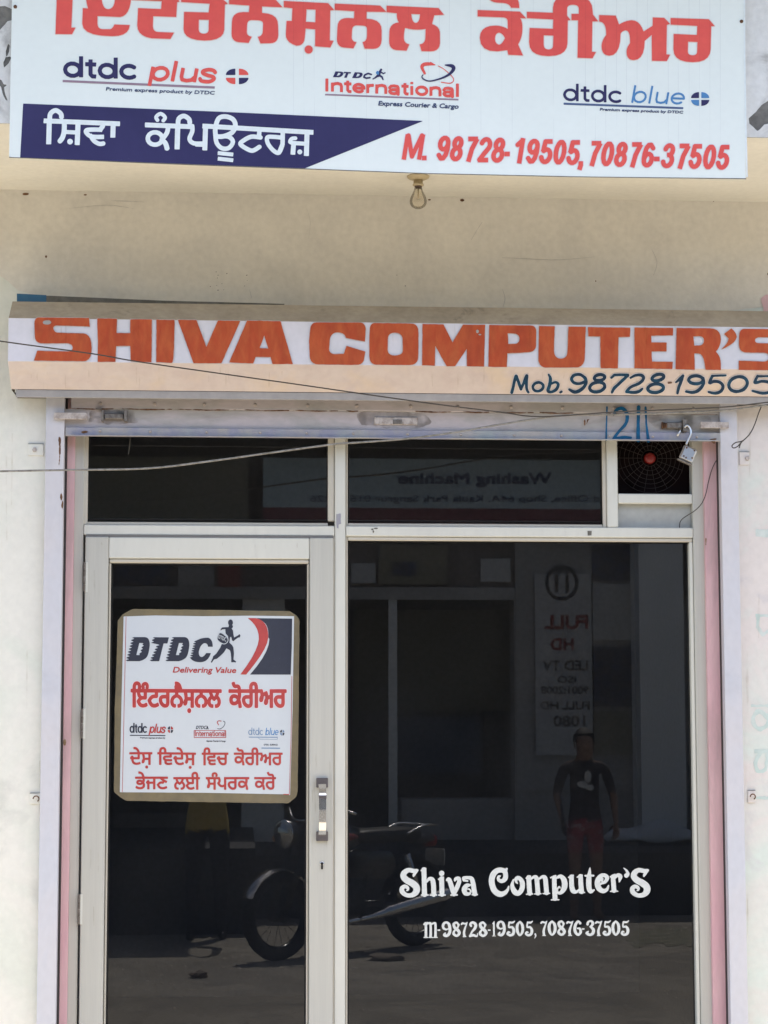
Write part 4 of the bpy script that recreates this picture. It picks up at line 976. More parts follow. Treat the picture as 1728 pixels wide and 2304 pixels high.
# latches (flat bars bridging curtain and guide), slide bolts, hand grip
def pxbox(bm, px0, py0, px1, py1, Y0, d, bev=0):
    c = ((px0 + px1) / 2, (py0 + py1) / 2)
    bx(bm, P(px0, c[1], Y0).x, P(px1, c[1], Y0).x, Y0, Y0 + d, P(c[0], py1, Y0).z, P(c[0], py0, Y0).z, bev)
for r_ in ((121, 928, 196, 943), (1577, 949, 1640, 963)):
    bm = bmesh.new(); pxbox(bm, *r_, CY - .034, .010, .001); from_bm('latch_bar', bm, M_RIVET, sh)
def bolt(pts_body, ends):
    bm = bmesh.new(); pxbox(bm, *pts_body, CY - .018, .014, .003); bo = from_bm('slide_bolt', bm, M_GREASY, sh)
    for e in ends:
        bm = bmesh.new(); pxbox(bm, *e, CY - .026, .022, .001); from_bm('bolt_bracket', bm, M_GREASY, bo)
bolt((234, 930, 278, 943), ((228, 922, 233, 948), (279, 922, 286, 948), (215, 918, 229, 921)))
bolt((1500, 950, 1536, 964), ((1537, 943, 1546, 971),))
bm = bmesh.new()
for k in range(3): lathe_bm(bm, [(.011 - k * .001, -.002), (.014 - k * .002, 0), (.011 - k * .001, .002)], (P(1490 + k * 4, 957, CY - .012).x, CY - .012, P(1490, 957, CY - .012).z), 'X', 12)
from_bm('bolt_spring', bm, M_RUST, sh)
tube('bolt_pin', [P(1533, 962, CY - .02), P(1529, 972, CY - .024), P(1524, 981, CY - .026)], .004, M_STEEL, sh)
bm = bmesh.new(); pxbox(bm, 842, 938, 940, 956, CY - .008, .006, .003); grip = from_bm('hand_grip_recess', bm, M_RIVET, sh)
bm = bmesh.new(); pxbox(bm, 884, 944, 905, 954, CY - .0105, .004, .001); from_bm('grip_catch', bm, M_GREASY, grip)
# number box painted on the plate
c4 = lambda pts: [(864 + p[0] / 1.92, 640 + p[1] / 1.92) + ((p[2] / 1.92,) if len(p) > 2 else ()) for p in pts]
num = [stroke(c4([(963, 530, 3.5), (961, 600, 3), (960, 672, 4)])), stroke(c4(bez([(992, 562, 5), (1005, 542, 7), (1030, 536, 8), (1050, 560, 8), (1045, 600, 7), (1015, 635, 6), (992, 666, 6)]))), stroke(c4([(992, 666, 6), (1040, 660, 7), (1066, 662, 5)])),
       stroke(c4([(1100, 530, 8), (1098, 600, 7), (1098, 672, 9)])), stroke(c4([(1130, 532, 5), (1133, 600, 4), (1142, 676, 7)]))]
G211 = [s for s in num]
sheet('painted_number', G211, lambda x, y: P(x, y, CY - .016), M_BLUE211, sh, step=.6, lift=.0005, rough=.25)

# ================================================================== SIGN BOARD over the shop
SY = FASCIA_Y - 0.05
sign = thing('courier_sign_board', 'white courier sign board with red Punjabi heading and navy strip above the shop', 'sign board', P(864, 377, SY))
smap = lambda px, py: P(px, py, SY)
def scorner(px, py): return P(px, py, SY)
zt = P(864, -330, SY).z
a, b, c_, d_ = scorner(20.5, 354), scorner(1678.5, 403), P(1670, -330, SY), P(34, -345, SY)
vs = [a, b, c_, d_]; vs2 = [v + Vector((0, .03, 0)) for v in vs]
mesh('frame', [v + Vector((0, .001, 0)) for v in vs] + vs2, [(0, 3, 2, 1), (0, 1, 5, 4), (1, 2, 6, 5), (2, 3, 7, 6), (3, 0, 4, 7), (4, 5, 6, 7)], M_SIGNED, sign)
sheet('flex_face', [poly([(20.5, 353.5), (440, 370.5), (687, 379.5), (864, 386), (960, 390), (1300, 397.5), (1678, 402), (1671, -300), (33, -320)])], smap, M_FLEX, sign, step=6, lift=.001)
# brown edge along the bottom and pale tape along the right edge
sheet('bottom_edge', [stroke([(21, 354.4, .8), (440, 371.3, 1.0), (687, 380.3, 1), (960, 390.8, .9), (1300, 398.2, .9), (1678, 402.6, 1.0)])], smap, M_BOARDE, sign, step=.9, lift=.0018)
sheet('edge_tape', [stroke([(1674, -100, 1.8), (1675, 130, 1.8), (1678, 300, 1.9), (1680.5, 398, 1.6)])], smap, M_TEXTW, sign, step=.9, lift=.002)
for px, py in ((34.5, 15.5), (1668, 48.5)):
    p_ = P(px, py, SY); lathe('screw_head', [(.002, -.006), (.0055, -.004), (.006, 0)], p_, 'Y', M_RUST, sign, 12)
A_ = lambda pts: tr(pts, 110, 0, f5)
B_ = lambda pts: tr(pts, 410, 0, f5)
C_ = lambda pts: tr(pts, 700, 0, f5)
D_ = lambda pts: tr(pts, 1060, 0, f5)
E_ = lambda pts: tr(pts, 1310, 0, f5)
HEAD = [
 poly(A_([(75, 388), (88, 60), (90, -150), (100, -320, 1), (330, -330), (560, -330, 1), (570, -160), (430, -150), (420, -225, 1), (330, -228), (270, -225, 1), (270, -60), (255, 315), (302, 316), (262, 390)])),
 poly(A_([(60, -92), (900, -72), (905, -150), (60, -172)])),
 poly(A_([(385, 95), (445, 99), (420, 30, 1), (420, -60), (500, -80), (900, -78), (930, -40), (925, 30), (900, 185, 1), (805, 195), (550, 184), (550, 270), (552, 332, 1), (610, 334), (690, 334), (722, 330, 1), (742, 280), (915, 287), (908, 412, 1), (720, 412), (380, 412, 1), (378, 270)]),
      A_([(598, 0), (610, 106, 1), (670, 108), (740, 106, 1), (748, 0), (748, -50), (598, -50)])),
 poly(A_([(1010, 95), (1270, 106), (1277, 16), (925, 3), (925, -75), (1405, -62), (1480, 20), (1450, 28), (1440, 195), (1180, 186), (1176, 300), (1178, 365, 1), (1240, 366), (1415, 372), (1375, 443), (1160, 436), (1002, 410, 1), (1000, 290)])),
 poly(B_([(-12, -45), (425, -35), (515, 45), (482, 56), (475, 340), (465, 462, 1), (250, 462), (15, 455, 1), (15, 330), (22, 138), (300, 145), (311, 45), (-12, 26)]), B_([(188, 225), (302, 228), (299, 340), (297, 385, 1), (242, 385), (186, 383, 1), (186, 330)])),
 poly(B_([(530, -32), (1045, -12), (1135, 86), (902, 76), (902, 150), (1088, 155, 1), (1083, 290), (1086, 400), (1082, 494, 1), (990, 492), (885, 494), (855, 420), (912, 412, 1), (912, 350), (915, 270), (915, 234, 1), (850, 232), (780, 230), (734, 234, 1), (733, 290), (730, 370), (734, 412, 1), (786, 418), (750, 488), (640, 480), (558, 470, 1), (558, 380), (563, 250), (565, 142, 1), (690, 140), (755, 142), (760, 66), (530, 50)])),
 poly(B_([(1150, 14), (1650, 40), (1718, 116), (1674, 122), (1668, 460), (1710, 465), (1674, 540), (1503, 526), (1505, 335), (1395, 325), (1385, 430), (1378, 522, 1), (1290, 520), (1168, 480, 1), (1172, 390), (1180, 240), (1240, 240), (1246, 96), (1148, 85)]), B_([(1405, 108), (1510, 112), (1505, 256), (1398, 250)])),
 poly(B_(arc(1430, 563, 46, 46, 0, 345, 18))),
 poly(C_([(268, 44), (780, 67), (852, 138), (628, 136), (626, 215), (802, 220, 1), (797, 350), (796, 460), (790, 556, 1), (700, 555), (605, 553), (582, 480), (630, 473, 1), (632, 400), (632, 330), (632, 294, 1), (580, 292), (510, 290), (463, 294, 1), (462, 350), (458, 420), (458, 476, 1), (512, 481), (478, 550), (370, 541), (288, 530, 1), (292, 440), (298, 310), (300, 208, 1), (410, 207), (485, 211), (489, 130), (266, 116)])),
 poly(C_([(853, 68), (1440, 95), (1502, 170), (1392, 176), (1366, 276), (1458, 300, 1), (1456, 390), (1456, 490), (1452, 583, 1), (1350, 584), (1248, 581), (1227, 505), (1290, 500, 1), (1292, 430), (1295, 330), (1180, 352, 1), (1062, 318), (1048, 370, 1), (1048, 420), (1045, 494, 1), (1110, 505), (1078, 576), (960, 569), (878, 555, 1), (882, 460), (885, 360), (888, 270, 1), (992, 256), (965, 220, 1), (970, 153), (853, 140)]), C_([(1133, 160), (1232, 165), (1226, 262, 1), (1182, 264), (1135, 255, 1)])),
 poly(D_([(200, -15), (230, 34, 1), (320, 34), (435, 34, 1), (450, 90), (543, 93), (542, 0, 1), (470, -50, 1), (340, -55), (170, -60, 1)])),
 poly(D_([(73, 117), (550, 135), (622, 211), (555, 208), (585, 260, 1), (578, 350), (575, 430, 1), (530, 505), (585, 630), (420, 622), (408, 570), (100, 630, 1), (98, 430), (100, 295, 1), (270, 293), (350, 293, 1), (415, 332), (412, 240), (410, 200, 1), (350, 199), (73, 189)]), D_([(268, 440), (272, 372, 1), (320, 372), (360, 385, 1), (382, 435), (345, 510, 1), (315, 509), (270, 500, 1)])),
 poly(D_([(630, 137), (925, 148), (925, 90), (930, -55, 1), (1140, -52), (1372, -45, 1), (1372, 120), (1376, 168), (1437, 244), (1370, 246), (1364, 588), (1410, 592), (1372, 662), (1202, 656), (1210, 233), (1133, 231), (1135, 160), (1217, 160), (1217, 100), (1215, 57, 1), (1150, 56), (1086, 57, 1), (1084, 100), (1083, 180), (1124, 230), (1092, 234), (1088, 490), (1085, 636, 1), (880, 637), (653, 640, 1), (655, 480), (661, 320), (925, 329), (929, 223), (630, 208)]), D_([(820, 402), (930, 406), (926, 520), (924, 563, 1), (874, 563), (818, 562, 1), (819, 500)])),
 poly(E_([(190, 174), (377, 180), (415, 280), (500, 232, 1), (560, 232), (650, 235, 1), (692, 360), (795, 295), (797, 200), (925, 205), (992, 273), (955, 285), (950, 618), (992, 622), (955, 693), (787, 690), (785, 396), (705, 465), (702, 682, 1), (580, 683), (500, 682, 1), (500, 590), (500, 540, 1), (540, 490), (545, 348, 1), (490, 346), (450, 350, 1), (432, 385), (430, 632, 1), (305, 633), (215, 628, 1), (217, 520), (225, 450, 1), (270, 400), (275, 248, 1), (190, 246)])),
 poly(E_([(998, 207), (1430, 221), (1496, 297), (1457, 300), (1450, 560), (1445, 706, 1), (1250, 706), (1030, 706, 1), (1030, 560), (1033, 387), (1296, 399), (1300, 296), (998, 281)]), E_([(1195, 474), (1302, 478), (1298, 590), (1296, 630, 1), (1245, 629), (1190, 627, 1), (1192, 580)])),
]
sheet('heading_outline', HEAD, smap, M_REDOUT, sign, grow=1.7, step=1.0, lift=.0018)
sheet('punjabi_heading', HEAD, smap, M_RED, sign, step=.75, lift=.0026)
# seams in the flex over the heading
# company service names
Pq = lambda pts: tr(pts, 130, 110, 3.687)
Qq = lambda pts: tr(pts, 1240, 170, 4.366)
Iq = lambda pts: tr(pts, 720, 130, 5.027)
sheet('service_name', sans('dtdc', *Pq([(42, 231)])[0], *Pq([(665, 254)])[0], 45, 4.6), smap, M_NAVY, sign, step=.6, lift=.0022)
pl = sans('plus', *Pq([(742, 262)])[0], *Pq([(1310, 285)])[0], 44, 4.2, .20)
sheet('rule_line', [stroke(Pq([(42, 268), (1302, 322)]), 2.6, True)], smap, M_LINE, sign, step=.7, lift=.0018)
sheet('service_name', pl, smap, M_RED, sign, step=.6, lift=.0026)
sheet('service_small_print', font_shapes('Premium express product by DTDC', *Pq([(400, 346)])[0], *Pq([(1298, 380)])[0], 7.6, .2), smap, M_BLACKP, sign, step=.45, lift=.0022, grow=.35)
roundel(*Pq([(1488, 230)])[0], 25.5, 17.5, 4, (M_NAVY, M_RED, M_NAVY, M_RED), smap, sign, .0022)
sheet('service_name', sans('International', *Iq([(48, 380)])[0], *Iq([(1590, 446)])[0], 28.5, 3.3), smap, M_RED, sign, step=.6, lift=.0022)
sheet('rule_line', [stroke(Iq([(58, 418), (1565, 476)]), 1.8, True)], smap, M_LINE, sign, step=.6, lift=.0018)
sheet('service_small_print', font_shapes('Express Courier & Cargo', *Iq([(660, 540)])[0], *Iq([(1562, 578)])[0], 10, .2), smap, M_BLACKP, sign, step=.45, lift=.0022, grow=.5)
dt = []
for i, chs in enumerate('DTDC'):
    x = (150, 262, 368, 484)[i]; y = 222 + i * 5
    if chs == 'D': dt.append(poly(Iq([(x + 25, y - 66), (x + 80, y - 64), (x + 122, y - 62, 1), (x + 112, y - 32), (x + 95, y + 2, 1), (x + 50, y), (x - 5, y)]), Iq([(x + 55, y - 50), (x + 80, y - 48), (x + 85, y - 20, 1), (x + 38, y - 14)])))
    if chs == 'T': dt.append(poly(Iq([(x + 10, y - 66), (x + 90, y - 62), (x + 82, y - 46), (x + 60, y - 48), (x + 38, y + 2), (x + 10, y), (x + 32, y - 50), (x + 2, y - 50)])))
    if chs == 'C': dt.append(stroke(Iq([(x + 95, y - 46), (x + 60, y - 58), (x + 22, y - 40), (x + 12, y - 16), (x + 40, y - 4), (x + 80, y - 10)]), 1.9))
sheet('company_name', dt, smap, M_NAVY, sign, step=.5, lift=.0022)
rn = [poly(Iq(arc(690, 138, 14, 14, 0, 340, 9))), stroke(Iq([(680, 155, 14), (665, 190, 17), (655, 210, 12)])), stroke(Iq([(685, 160, 8), (715, 182, 7), (735, 172, 7)])), stroke(Iq([(650, 205, 12), (625, 228, 9), (598, 242, 6)])), stroke(Iq([(668, 200, 13), (700, 218, 10), (712, 248, 8)]))]
rn = [(s if s[0] == 'poly' else ('stroke', np.column_stack([s[1][:, :2], s[1][:, 2] / 5.027]), False)) for s in rn]
rn = [rn[0]] + [stroke([(p[0], p[1], r_) for p, r_ in zip(Iq([q[:2] for q in pts]), [q[2] / 5.027 for q in pts])]) for pts in
      ([(680, 155, 14), (665, 190, 17), (655, 210, 12)], [(685, 160, 8), (715, 182, 7), (735, 172, 7)], [(650, 205, 12), (625, 228, 9), (598, 242, 6)], [(668, 200, 13), (700, 218, 10), (712, 248, 8)])]
sheet('runner_silhouette', rn, smap, M_NAVY, sign, step=.5, lift=.0022)
sheet('runner_bag', [poly(Iq([(645, 150), (668, 160), (665, 195), (640, 190), (630, 172)]))], smap, M_BLUE, sign, step=.6, lift=.0028)
def wst(pts, f): return stroke([(x, y, r_) for (x, y), r_ in zip(f([p[:2] for p in pts]), [p[2] for p in pts])])
sheet('orbit_ring', [wst(bez([(1300, 82, 1), (1240, 72, 3.5), (1175, 78, 4), (1152, 110, 3.5), (1185, 180, 2.5)]), Iq), wst([(1250, 52, .8), (1295, 82, 1.2)], Iq), wst(bez([(1335, 95, .8), (1400, 130, .8), (1490, 210, .9), (1510, 260, 1), (1470, 290, 1.1), (1370, 278, 1)]), Iq)], smap, M_RED, sign, step=.5, lift=.0022)
sheet('orbit_ring', [wst(bez([(1415, 85, 1.2), (1490, 95, 4), (1510, 130, 4), (1460, 190, 2.8), (1370, 235, 2), (1250, 266, 1.5), (1180, 250, 1.4), (1152, 220, 1.3), (1165, 195, 1)]), Iq)], smap, M_NAVY, sign, step=.5, lift=.0026)
sheet('service_name', sans('dtdc', *Qq([(112, 246)])[0], *Qq([(705, 272)])[0], 37, 3.0), smap, M_NAVY, sign, step=.6, lift=.0022)
sheet('service_name', sans('blue', *Qq([(770, 268)])[0], *Qq([(1310, 290)])[0], 38, 2.3, .18), smap, M_BLUE, sign, step=.6, lift=.0022)
sheet('rule_line', [stroke(Qq([(122, 278), (1296, 322)]), 2.3, True)], smap, mat('slate rule', (.06, .10, .22), .45), sign, step=.7, lift=.0018)
sheet('service_small_print', font_shapes('Premium express product by DTDC', *Qq([(478, 345)])[0], *Qq([(1292, 374)])[0], 5.6, .2), smap, M_BLACKP, sign, step=.45, lift=.0022, grow=.4)
roundel(*Qq([(1463, 232)])[0], 20.5, 15.5, 2.6, (M_NAVY, M_BLUE, M_NAVY, M_BLUE), smap, sign, .0022)
# navy strip and its lettering
sheet('navy_strip', [poly([(52.2, 233.3), (500, 252), (952, 272.5), (686, 379), (440, 370), (300, 364.5), (45.5, 354.6), (48, 310)])], smap, M_NAVY, sign, step=1.2, lift=.0018)
S1 = lambda pts: tr(pts, 60, 200, 4.1475)
S2 = lambda pts: tr(pts, 440, 200, 3.19)
w1 = 22 / 4.1475; w2 = w1
NV = [stroke(S1([(160, 300), (870, 328)]), 5.4, True), stroke(S1([(212, 300), (206, 518)]), 5.7, True), stroke(S1(bez([(216, 300), (222, 235), (270, 203), (318, 232), (326, 272)])), 5.3, True),
      stroke(S1(bez([(352, 320), (350, 400), (335, 455), (312, 488)])), 5.6), stroke(S1([(350, 403), (478, 410)]), 4.6, True), stroke(S1([(480, 315), (472, 525)]), 5.7, True), poly(S1(arc(405, 494, 27, 27, 0, 345, 14))),
      stroke(S1([(712, 325), (710, 352), (690, 378)]), 5.2, True), stroke(S1(bez([(705, 384), (620, 382), (560, 388), (560, 415), (610, 448), (722, 450)])), 5.0, True), stroke(S1(bez([(590, 430), (630, 488), (680, 515), (722, 510)])), 5.0, True),
      stroke(S1([(808, 330), (804, 456)]), 5.6, True),
      stroke([S1([(1105, 338)])[0], S1([(1562, 356)])[0]], 5.4, True), stroke([S2([(50, 268)])[0], S2([(845, 314)])[0]], 5.4, True),
      stroke(S1(bez([(1225, 300), (1208, 265), (1250, 234), (1292, 268), (1270, 305)])), 4.2, True),
      stroke(S1(arc(1198, 465, 68, 58, 0, 360, 18)), 5.0), stroke(S1(bez([(1322, 350), (1310, 410), (1275, 460)])), 5.2), stroke(S1(bez([(1255, 470), (1295, 510), (1312, 566)])), 5.6, True),
      stroke(S1([(1410, 345), (1404, 566)]), 5.8, True), stroke(S1(bez([(1412, 340), (1420, 280), (1468, 255), (1515, 285), (1522, 322)])), 5.3, True),
      stroke(S1(bez([(1545, 350), (1545, 400), (1520, 470), (1560, 510), (1659, 512)])), 5.0), stroke(S2([(0, 400), (66, 402)]), 5.0, True), stroke(S2([(72, 265), (66, 442)]), 5.6, True),
      stroke(S2(bez([(145, 345), (142, 285), (165, 215), (215, 200), (268, 220), (286, 265), (262, 315), (200, 342), (165, 344)])), 5.3), stroke(S2(bez([(165, 344), (235, 344), (268, 380), (240, 425), (190, 428), (152, 390), (142, 330)])), 5.0),
      stroke(S2([(160, 462), (270, 473)]), 4.4, True), stroke(S2([(160, 502), (270, 514)]), 4.4, True),
      stroke(S2([(458, 300), (455, 348)]), 5.0, True), stroke(S2(bez([(466, 350), (400, 345), (345, 372), (322, 398), (365, 430), (410, 445), (458, 418)])), 5.0),
      stroke(S2([(626, 305), (624, 400), (600, 458)]), 5.0), stroke(S2(bez([(624, 352), (560, 346), (515, 350), (520, 395), (560, 445), (598, 460), (622, 410)])), 4.8),
      stroke(S2([(800, 316), (795, 482)]), 5.6, True), stroke(S2([(700, 390), (795, 396)]), 4.6, True), stroke(S2(bez([(716, 356), (690, 360), (678, 382), (702, 392)])), 4.4), stroke(S2([(704, 392), (698, 473)]), 5.4, True), poly(S2(arc(748, 454, 18, 18, 0, 345, 14)))]
sheet('punjabi_name', NV, smap, M_TEXTW, sign, step=.6, lift=.0026)
# phone numbers in red
def redline(chars, s, x0, y0, base, h):
    out = []
    for ch, a, b, dy in chars:
        wd = SANS[ch][0]; X0, X1 = x0 + a / s, x0 + b / s; by = y0 + (base(a)) / s + dy
        sl = 0.0 if ch in '-.,' else .16; w = 4.9
        sx = (X1 - X0 - sl * h * .55) / wd; sy = h / 100
        for pts, flat in SANS[ch][1]:
            out.append(stroke([(X0 + p[0] * sx + sl * p[1] * sy, by - p[1] * sy) for p in pts], w if ch != 'M' else 4.6, bool(flat)))
    return out
RL = redline([('M', 58, 250, 0), ('.', 238, 290, 0), ('9', 368, 488, 0), ('8', 492, 610, 0), ('7', 622, 742, 0), ('2', 742, 864, 0), ('8', 868, 990, 0), ('-', 985, 1045, 0), ('1', 1062, 1172, 0), ('9', 1182, 1300, 0), ('5', 1302, 1426, 0), ('0', 1428, 1548, 0), ('5', 1550, 1674, 0)], 4.046, 890, 290, lambda x: 280 + (x - 60) * .0345, 56)
RL += redline([(',', 82, 140, 0), ('7', 168, 285, 0), ('0', 284, 404, 0), ('8', 408, 526, 0), ('7', 536, 654, 0), ('6', 654, 772, 0), ('-', 768, 830, 0), ('3', 838, 956, 0), ('7', 968, 1088, 0), ('5', 1084, 1206, 0), ('0', 1212, 1332, 0), ('5', 1334, 1456, 0)], 4.046, 1280, 290, lambda x: 336 + (x - 60) * .030, 56)
sheet('phone_number_outline', RL, smap, M_PINKOUT, sign, grow=1.6, step=.8, lift=.0018)
sheet('phone_number', RL, smap, M_RED, sign, grow=.2, step=.6, lift=.0026)
M_CREASE = bpy.data.materials.new('crease shade line'); M_CREASE.use_nodes = True  # dark tint that paints the shade along the flex creases
_nt = M_CREASE.node_tree; _nt.nodes.remove(_nt.nodes['Principled BSDF']); _t = _nt.nodes.new('ShaderNodeBsdfTransparent'); _t.inputs[0].default_value = (.84, .84, .86, 1)
_nt.links.new(_t.outputs[0], _nt.nodes['Material Output'].inputs[0])
random.seed(3)
cre = [stroke([(660 + k * 23.4 + random.uniform(-2, 2), -60 + random.uniform(0, 30), .45), (661 + k * 23.4, 380 + k * .3 - random.uniform(0, 60), .35)]) for k in range(42) if random.random() < .8]
tag(sheet('flex_crease', cre, smap, M_CREASE, sign, step=.9, lift=.0034), kind='stuff')

# ================================================================== SMALL THINGS ON THE FACADE
# thin run-off stains and finger grime (real dirt lying on the paint)
def dirt_mat(name, t):
    m = bpy.data.materials.new(name); m.use_nodes = True; nt = m.node_tree; nt.nodes.remove(nt.nodes['Principled BSDF'])
    tb = nt.nodes.new('ShaderNodeBsdfTransparent'); nz = nt.nodes.new('ShaderNodeTexNoise'); nz.inputs['Scale'].default_value = 18; nz.inputs['Detail'].default_value = 6
    tc = nt.nodes.new('ShaderNodeTexCoord'); cr = nt.nodes.new('ShaderNodeMix'); cr.data_type = 'RGBA'
    mr = nt.nodes.new('ShaderNodeMapRange'); mr.inputs[1].default_value = .38; mr.inputs[2].default_value = .62
    nt.links.new(tc.outputs['Object'], nz.inputs['Vector']); nt.links.new(nz.outputs['Fac'], mr.inputs[0]); nt.links.new(mr.outputs[0], cr.inputs[0])
    cr.inputs[6].default_value = (1, 1, 1, 1); cr.inputs[7].default_value = (*t, 1)
    nt.links.new(cr.outputs[2], tb.inputs[0]); nt.links.new(tb.outputs[0], nt.nodes['Material Output'].inputs[0]); return m
M_DIRT = dirt_mat('run-off dirt', (.88, .865, .84)); M_DIRT2 = dirt_mat('black finger grime', (.70, .69, .67))
rs = random.Random(21)
def stains(name, mapper, parent, regs, m, lift=.004):
    sh_ = []
    for x0, x1, y0, y1, n, ln, w in regs:
        for _ in range(n):
            x, y = rs.uniform(x0, x1), rs.uniform(y0, y1); l = ln * rs.uniform(.4, 1.3)
            sh_.append(stroke([(x, y, w * .5), (x + rs.uniform(-1, 1), y + l * .5, w * rs.uniform(.6, 1.3)), (x + rs.uniform(-2, 2), y + l, w * .2)]))
    tag(sheet(name, sh_, mapper, m, parent, step=1.0, lift=lift, rough=.7), kind='stuff')
stains('run_off_stain', wallmap, bld, ((-60, 90, 900, 2000, 5, 150, 2.5), (1670, 1760, 900, 2100, 5, 120, 2.5)), M_DIRT)
stains('hood_stain', hm, sh, ((30, 1728, 727, 740, 22, 40, 1.6),), M_DIRT, .005)
stains('bevel_stain', bm_, sh, ((40, 1728, 825, 845, 40, 36, 1.5),), M_DIRT, .0032)
stains('frame_grime', lambda x, y: P(x, y, DY), door, ((195, 238, 1280, 2200, 10, 60, 1.3), (702, 745, 1680, 2000, 12, 50, 1.6), (200, 740, 1214, 1235, 8, 14, 1.2)), M_DIRT, .001)
tag(sheet('hand_grime', [poly([(800, 930), (830, 924), (900, 926), (960, 935), (970, 950), (940, 964), (870, 962), (810, 958)]), poly([(1440, 930), (1600, 936), (1600, 968), (1480, 966)]), poly([(205, 925), (300, 925), (310, 950), (240, 956), (200, 948)])], lambda x, y: P(x, y, CY - .002), M_DIRT2, sh, step=1, lift=.0008, rough=3), kind='stuff')
# the bare bulb under the slab
bp_ = P(941, 440, -.28); bxp = P(941, 440, -.28).x
bz = zsof
lamp = thing('light_bulb', 'bare clear bulb in a brown holder hanging under the slab behind the sign', 'bulb', (bxp, -.28, bz - .12))
bz2 = P(941, 397, -.28).z
lathe('ceiling_rose', [(.040, 0.0), (.038, -.006), (.026, -.012), (.016, -.014)], (bxp, -.28, bz), 'Z', M_HOLDER, lamp, 24)
zb_ = P(941, 414, -.28).z
lathe('holder', [(.0165, bz - .014), (.0165, zb_), (.0195, zb_ - .001), (.0195, zb_ - .006), (.015, zb_ - .008)], (bxp, -.28, 0), 'Z', M_HOLDER, lamp, 20)
zc_ = P(941, 423, -.28).z; ze_ = P(941, 470, -.28).z
lathe('bulb_cap', [(.0130, zb_ - .008), (.0130, zc_)], (bxp, -.28, 0), 'Z', M_BRASSD, lamp, 16)
H_ = zc_ - ze_
bm = bmesh.new(); prof = [(.0135, 0), (.0150, -.12), (.0200, -.28), (.0262, -.46), (.0288, -.62), (.0275, -.76), (.0220, -.89), (.0120, -.975), (.0010, -1.0)]
lathe_bm(bm, [(r_ * (1.0 if i_ == 0 else 1.06), zc_ + h * H_) for i_, (r_, h) in enumerate(prof)], (bxp, -.28, 0), 'Z', 28); from_bm('glass_envelope', bm, M_BULB, lamp, True)
tube('filament_stem', [(bxp, -.28, zc_), (bxp, -.28, zc_ - H_ * .5)], .0022, M_HOLDER, lamp)
tube('filament', [(bxp - .008, -.28, zc_ - H_ * .52), (bxp, -.28, zc_ - H_ * .56), (bxp + .008, -.28, zc_ - H_ * .52)], .0008, M_GREASY, lamp)

# old board lying on top of the hood
zz = pr[1][1]
bb = thing('old_board', 'thin old board with a blue painted end lying on top of the shutter hood', 'board', P(300, 672, -.10))
q = [P(38, 676, -.10), P(640, 692, -.10), P(640, 682, -.10), P(106, 668, -.10), P(38, 660.5, -.10)]
def prism(name, pts, d, m, parent):
    n = len(pts); vs = [Vector(p) for p in pts] + [Vector(p) + Vector((0, d, 0)) for p in pts]
    fs = [tuple(range(n))[::-1], tuple(range(n, 2 * n))] + [(i, (i + 1) % n, n + (i + 1) % n, n + i) for i in range(n)]
    return mesh(name, vs, fs, m, parent)
prism('blue_end', [P(38, 679, -.10), P(104, 681, -.10), P(104, 664, -.10), P(38, 660.5, -.10)], .06, M_BLUEB, bb)
prism('weathered_length', [P(104.3, 681, -.10), P(640, 700, -.10), P(640, 683.5, -.10), P(370, 676.5, -.10), P(104.3, 665, -.10)], .06, M_BOARDE, bb)

# wall plates with a hook or ring
def plate(px0, py0, px1, py1, label, hook):
    c = P((px0 + px1) / 2, (py0 + py1) / 2, -.004)
    t = thing('wall_plate', label, 'bracket', (c.x, 0, P(px0, py1, -.004).z), 'bolted plates beside the shutter guides')
    pbox('plate', px0, py0, px1, py1, -.006, .006, M_WHITE if px0 < 800 else M_WHITE_R, t, .001)
    pbox('plate_edge', px0, py0 - 1.0, px1, py0, -.0065, .006, M_BOARDE, t)
    if hook == 'nut':
        lathe('nut', [(.006, -.004), (.0085, -.003), (.009, .002)], c + Vector((-.004 if px0 < 800 else .01, -.004, 0)), 'Y', M_RIVET, t, 6, False)
    else:
        p0 = c + Vector((0, -.006, 0))
        pts = [p0 + Vector((.010 * math.cos(a), -.004 - .001 * i, .010 * math.sin(a))) for i, a in enumerate([R(-60 + 30 * k) for k in range(9)])]
        tube('hook', pts, .0022, M_RUST, t)
plate(63, 999, 98, 1025, 'small whitewashed steel plate left of the shutter, under the wire', 'nut')
plate(67, 1785, 97, 1809, 'small steel plate with a rusty hook left of the door, at handle height', 'hook')
plate(1664, 1017, 1686, 1046, 'small painted plate right of the shutter, under the knotted cord', 'nut')
plate(1683, 1779, 1700, 1806, 'small plate with a rusty hook right of the shop window, low on the wall', 'hook')

# cables crossing the front
def cable(name, label, pts, r, m, n=8, cat='cable'):
    p = smooth_path([P(x, y, Y) for x, y, Y in pts])
    o = tube(name, p, r, m, None, n); return tag(o, label, cat)
WY = -.42
cable('cable', 'thick grey cable sagging across the transom panes and up over the shutter plate',
      [(-160, 1066, WY), (0, 1060.5, WY), (150, 1057.5, WY), (330, 1054, WY), (470, 1038, WY), (600, 1020, WY), (740, 1001, WY), (800, 996, WY), (870, 991, WY), (932, 985, WY), (1020, 973, WY), (1124, 955, WY), (1218, 940.5, WY), (1281, 934, WY), (1437, 931.5, WY), (1619, 924, WY), (1728, 911, WY), (1900, 893, WY)], .0034, M_WIREL)
cable('cable', 'thin dark cable slanting down from the left across the painted hood lettering',
      [(-150, 745, WY - .02), (0, 767.5, WY - .02), (208, 796, WY - .02), (312, 814, WY - .02), (521, 844, WY - .02), (677, 866, WY - .02), (864, 893, WY - .02), (994, 911, WY - .02), (1124, 927, WY - .02), (1218, 937.5, WY - .012), (1384, 927, WY - .012), (1619, 916.5, WY - .012), (1728, 905, WY - .012), (1900, 885, WY - .012)], .0023, M_WIREB)
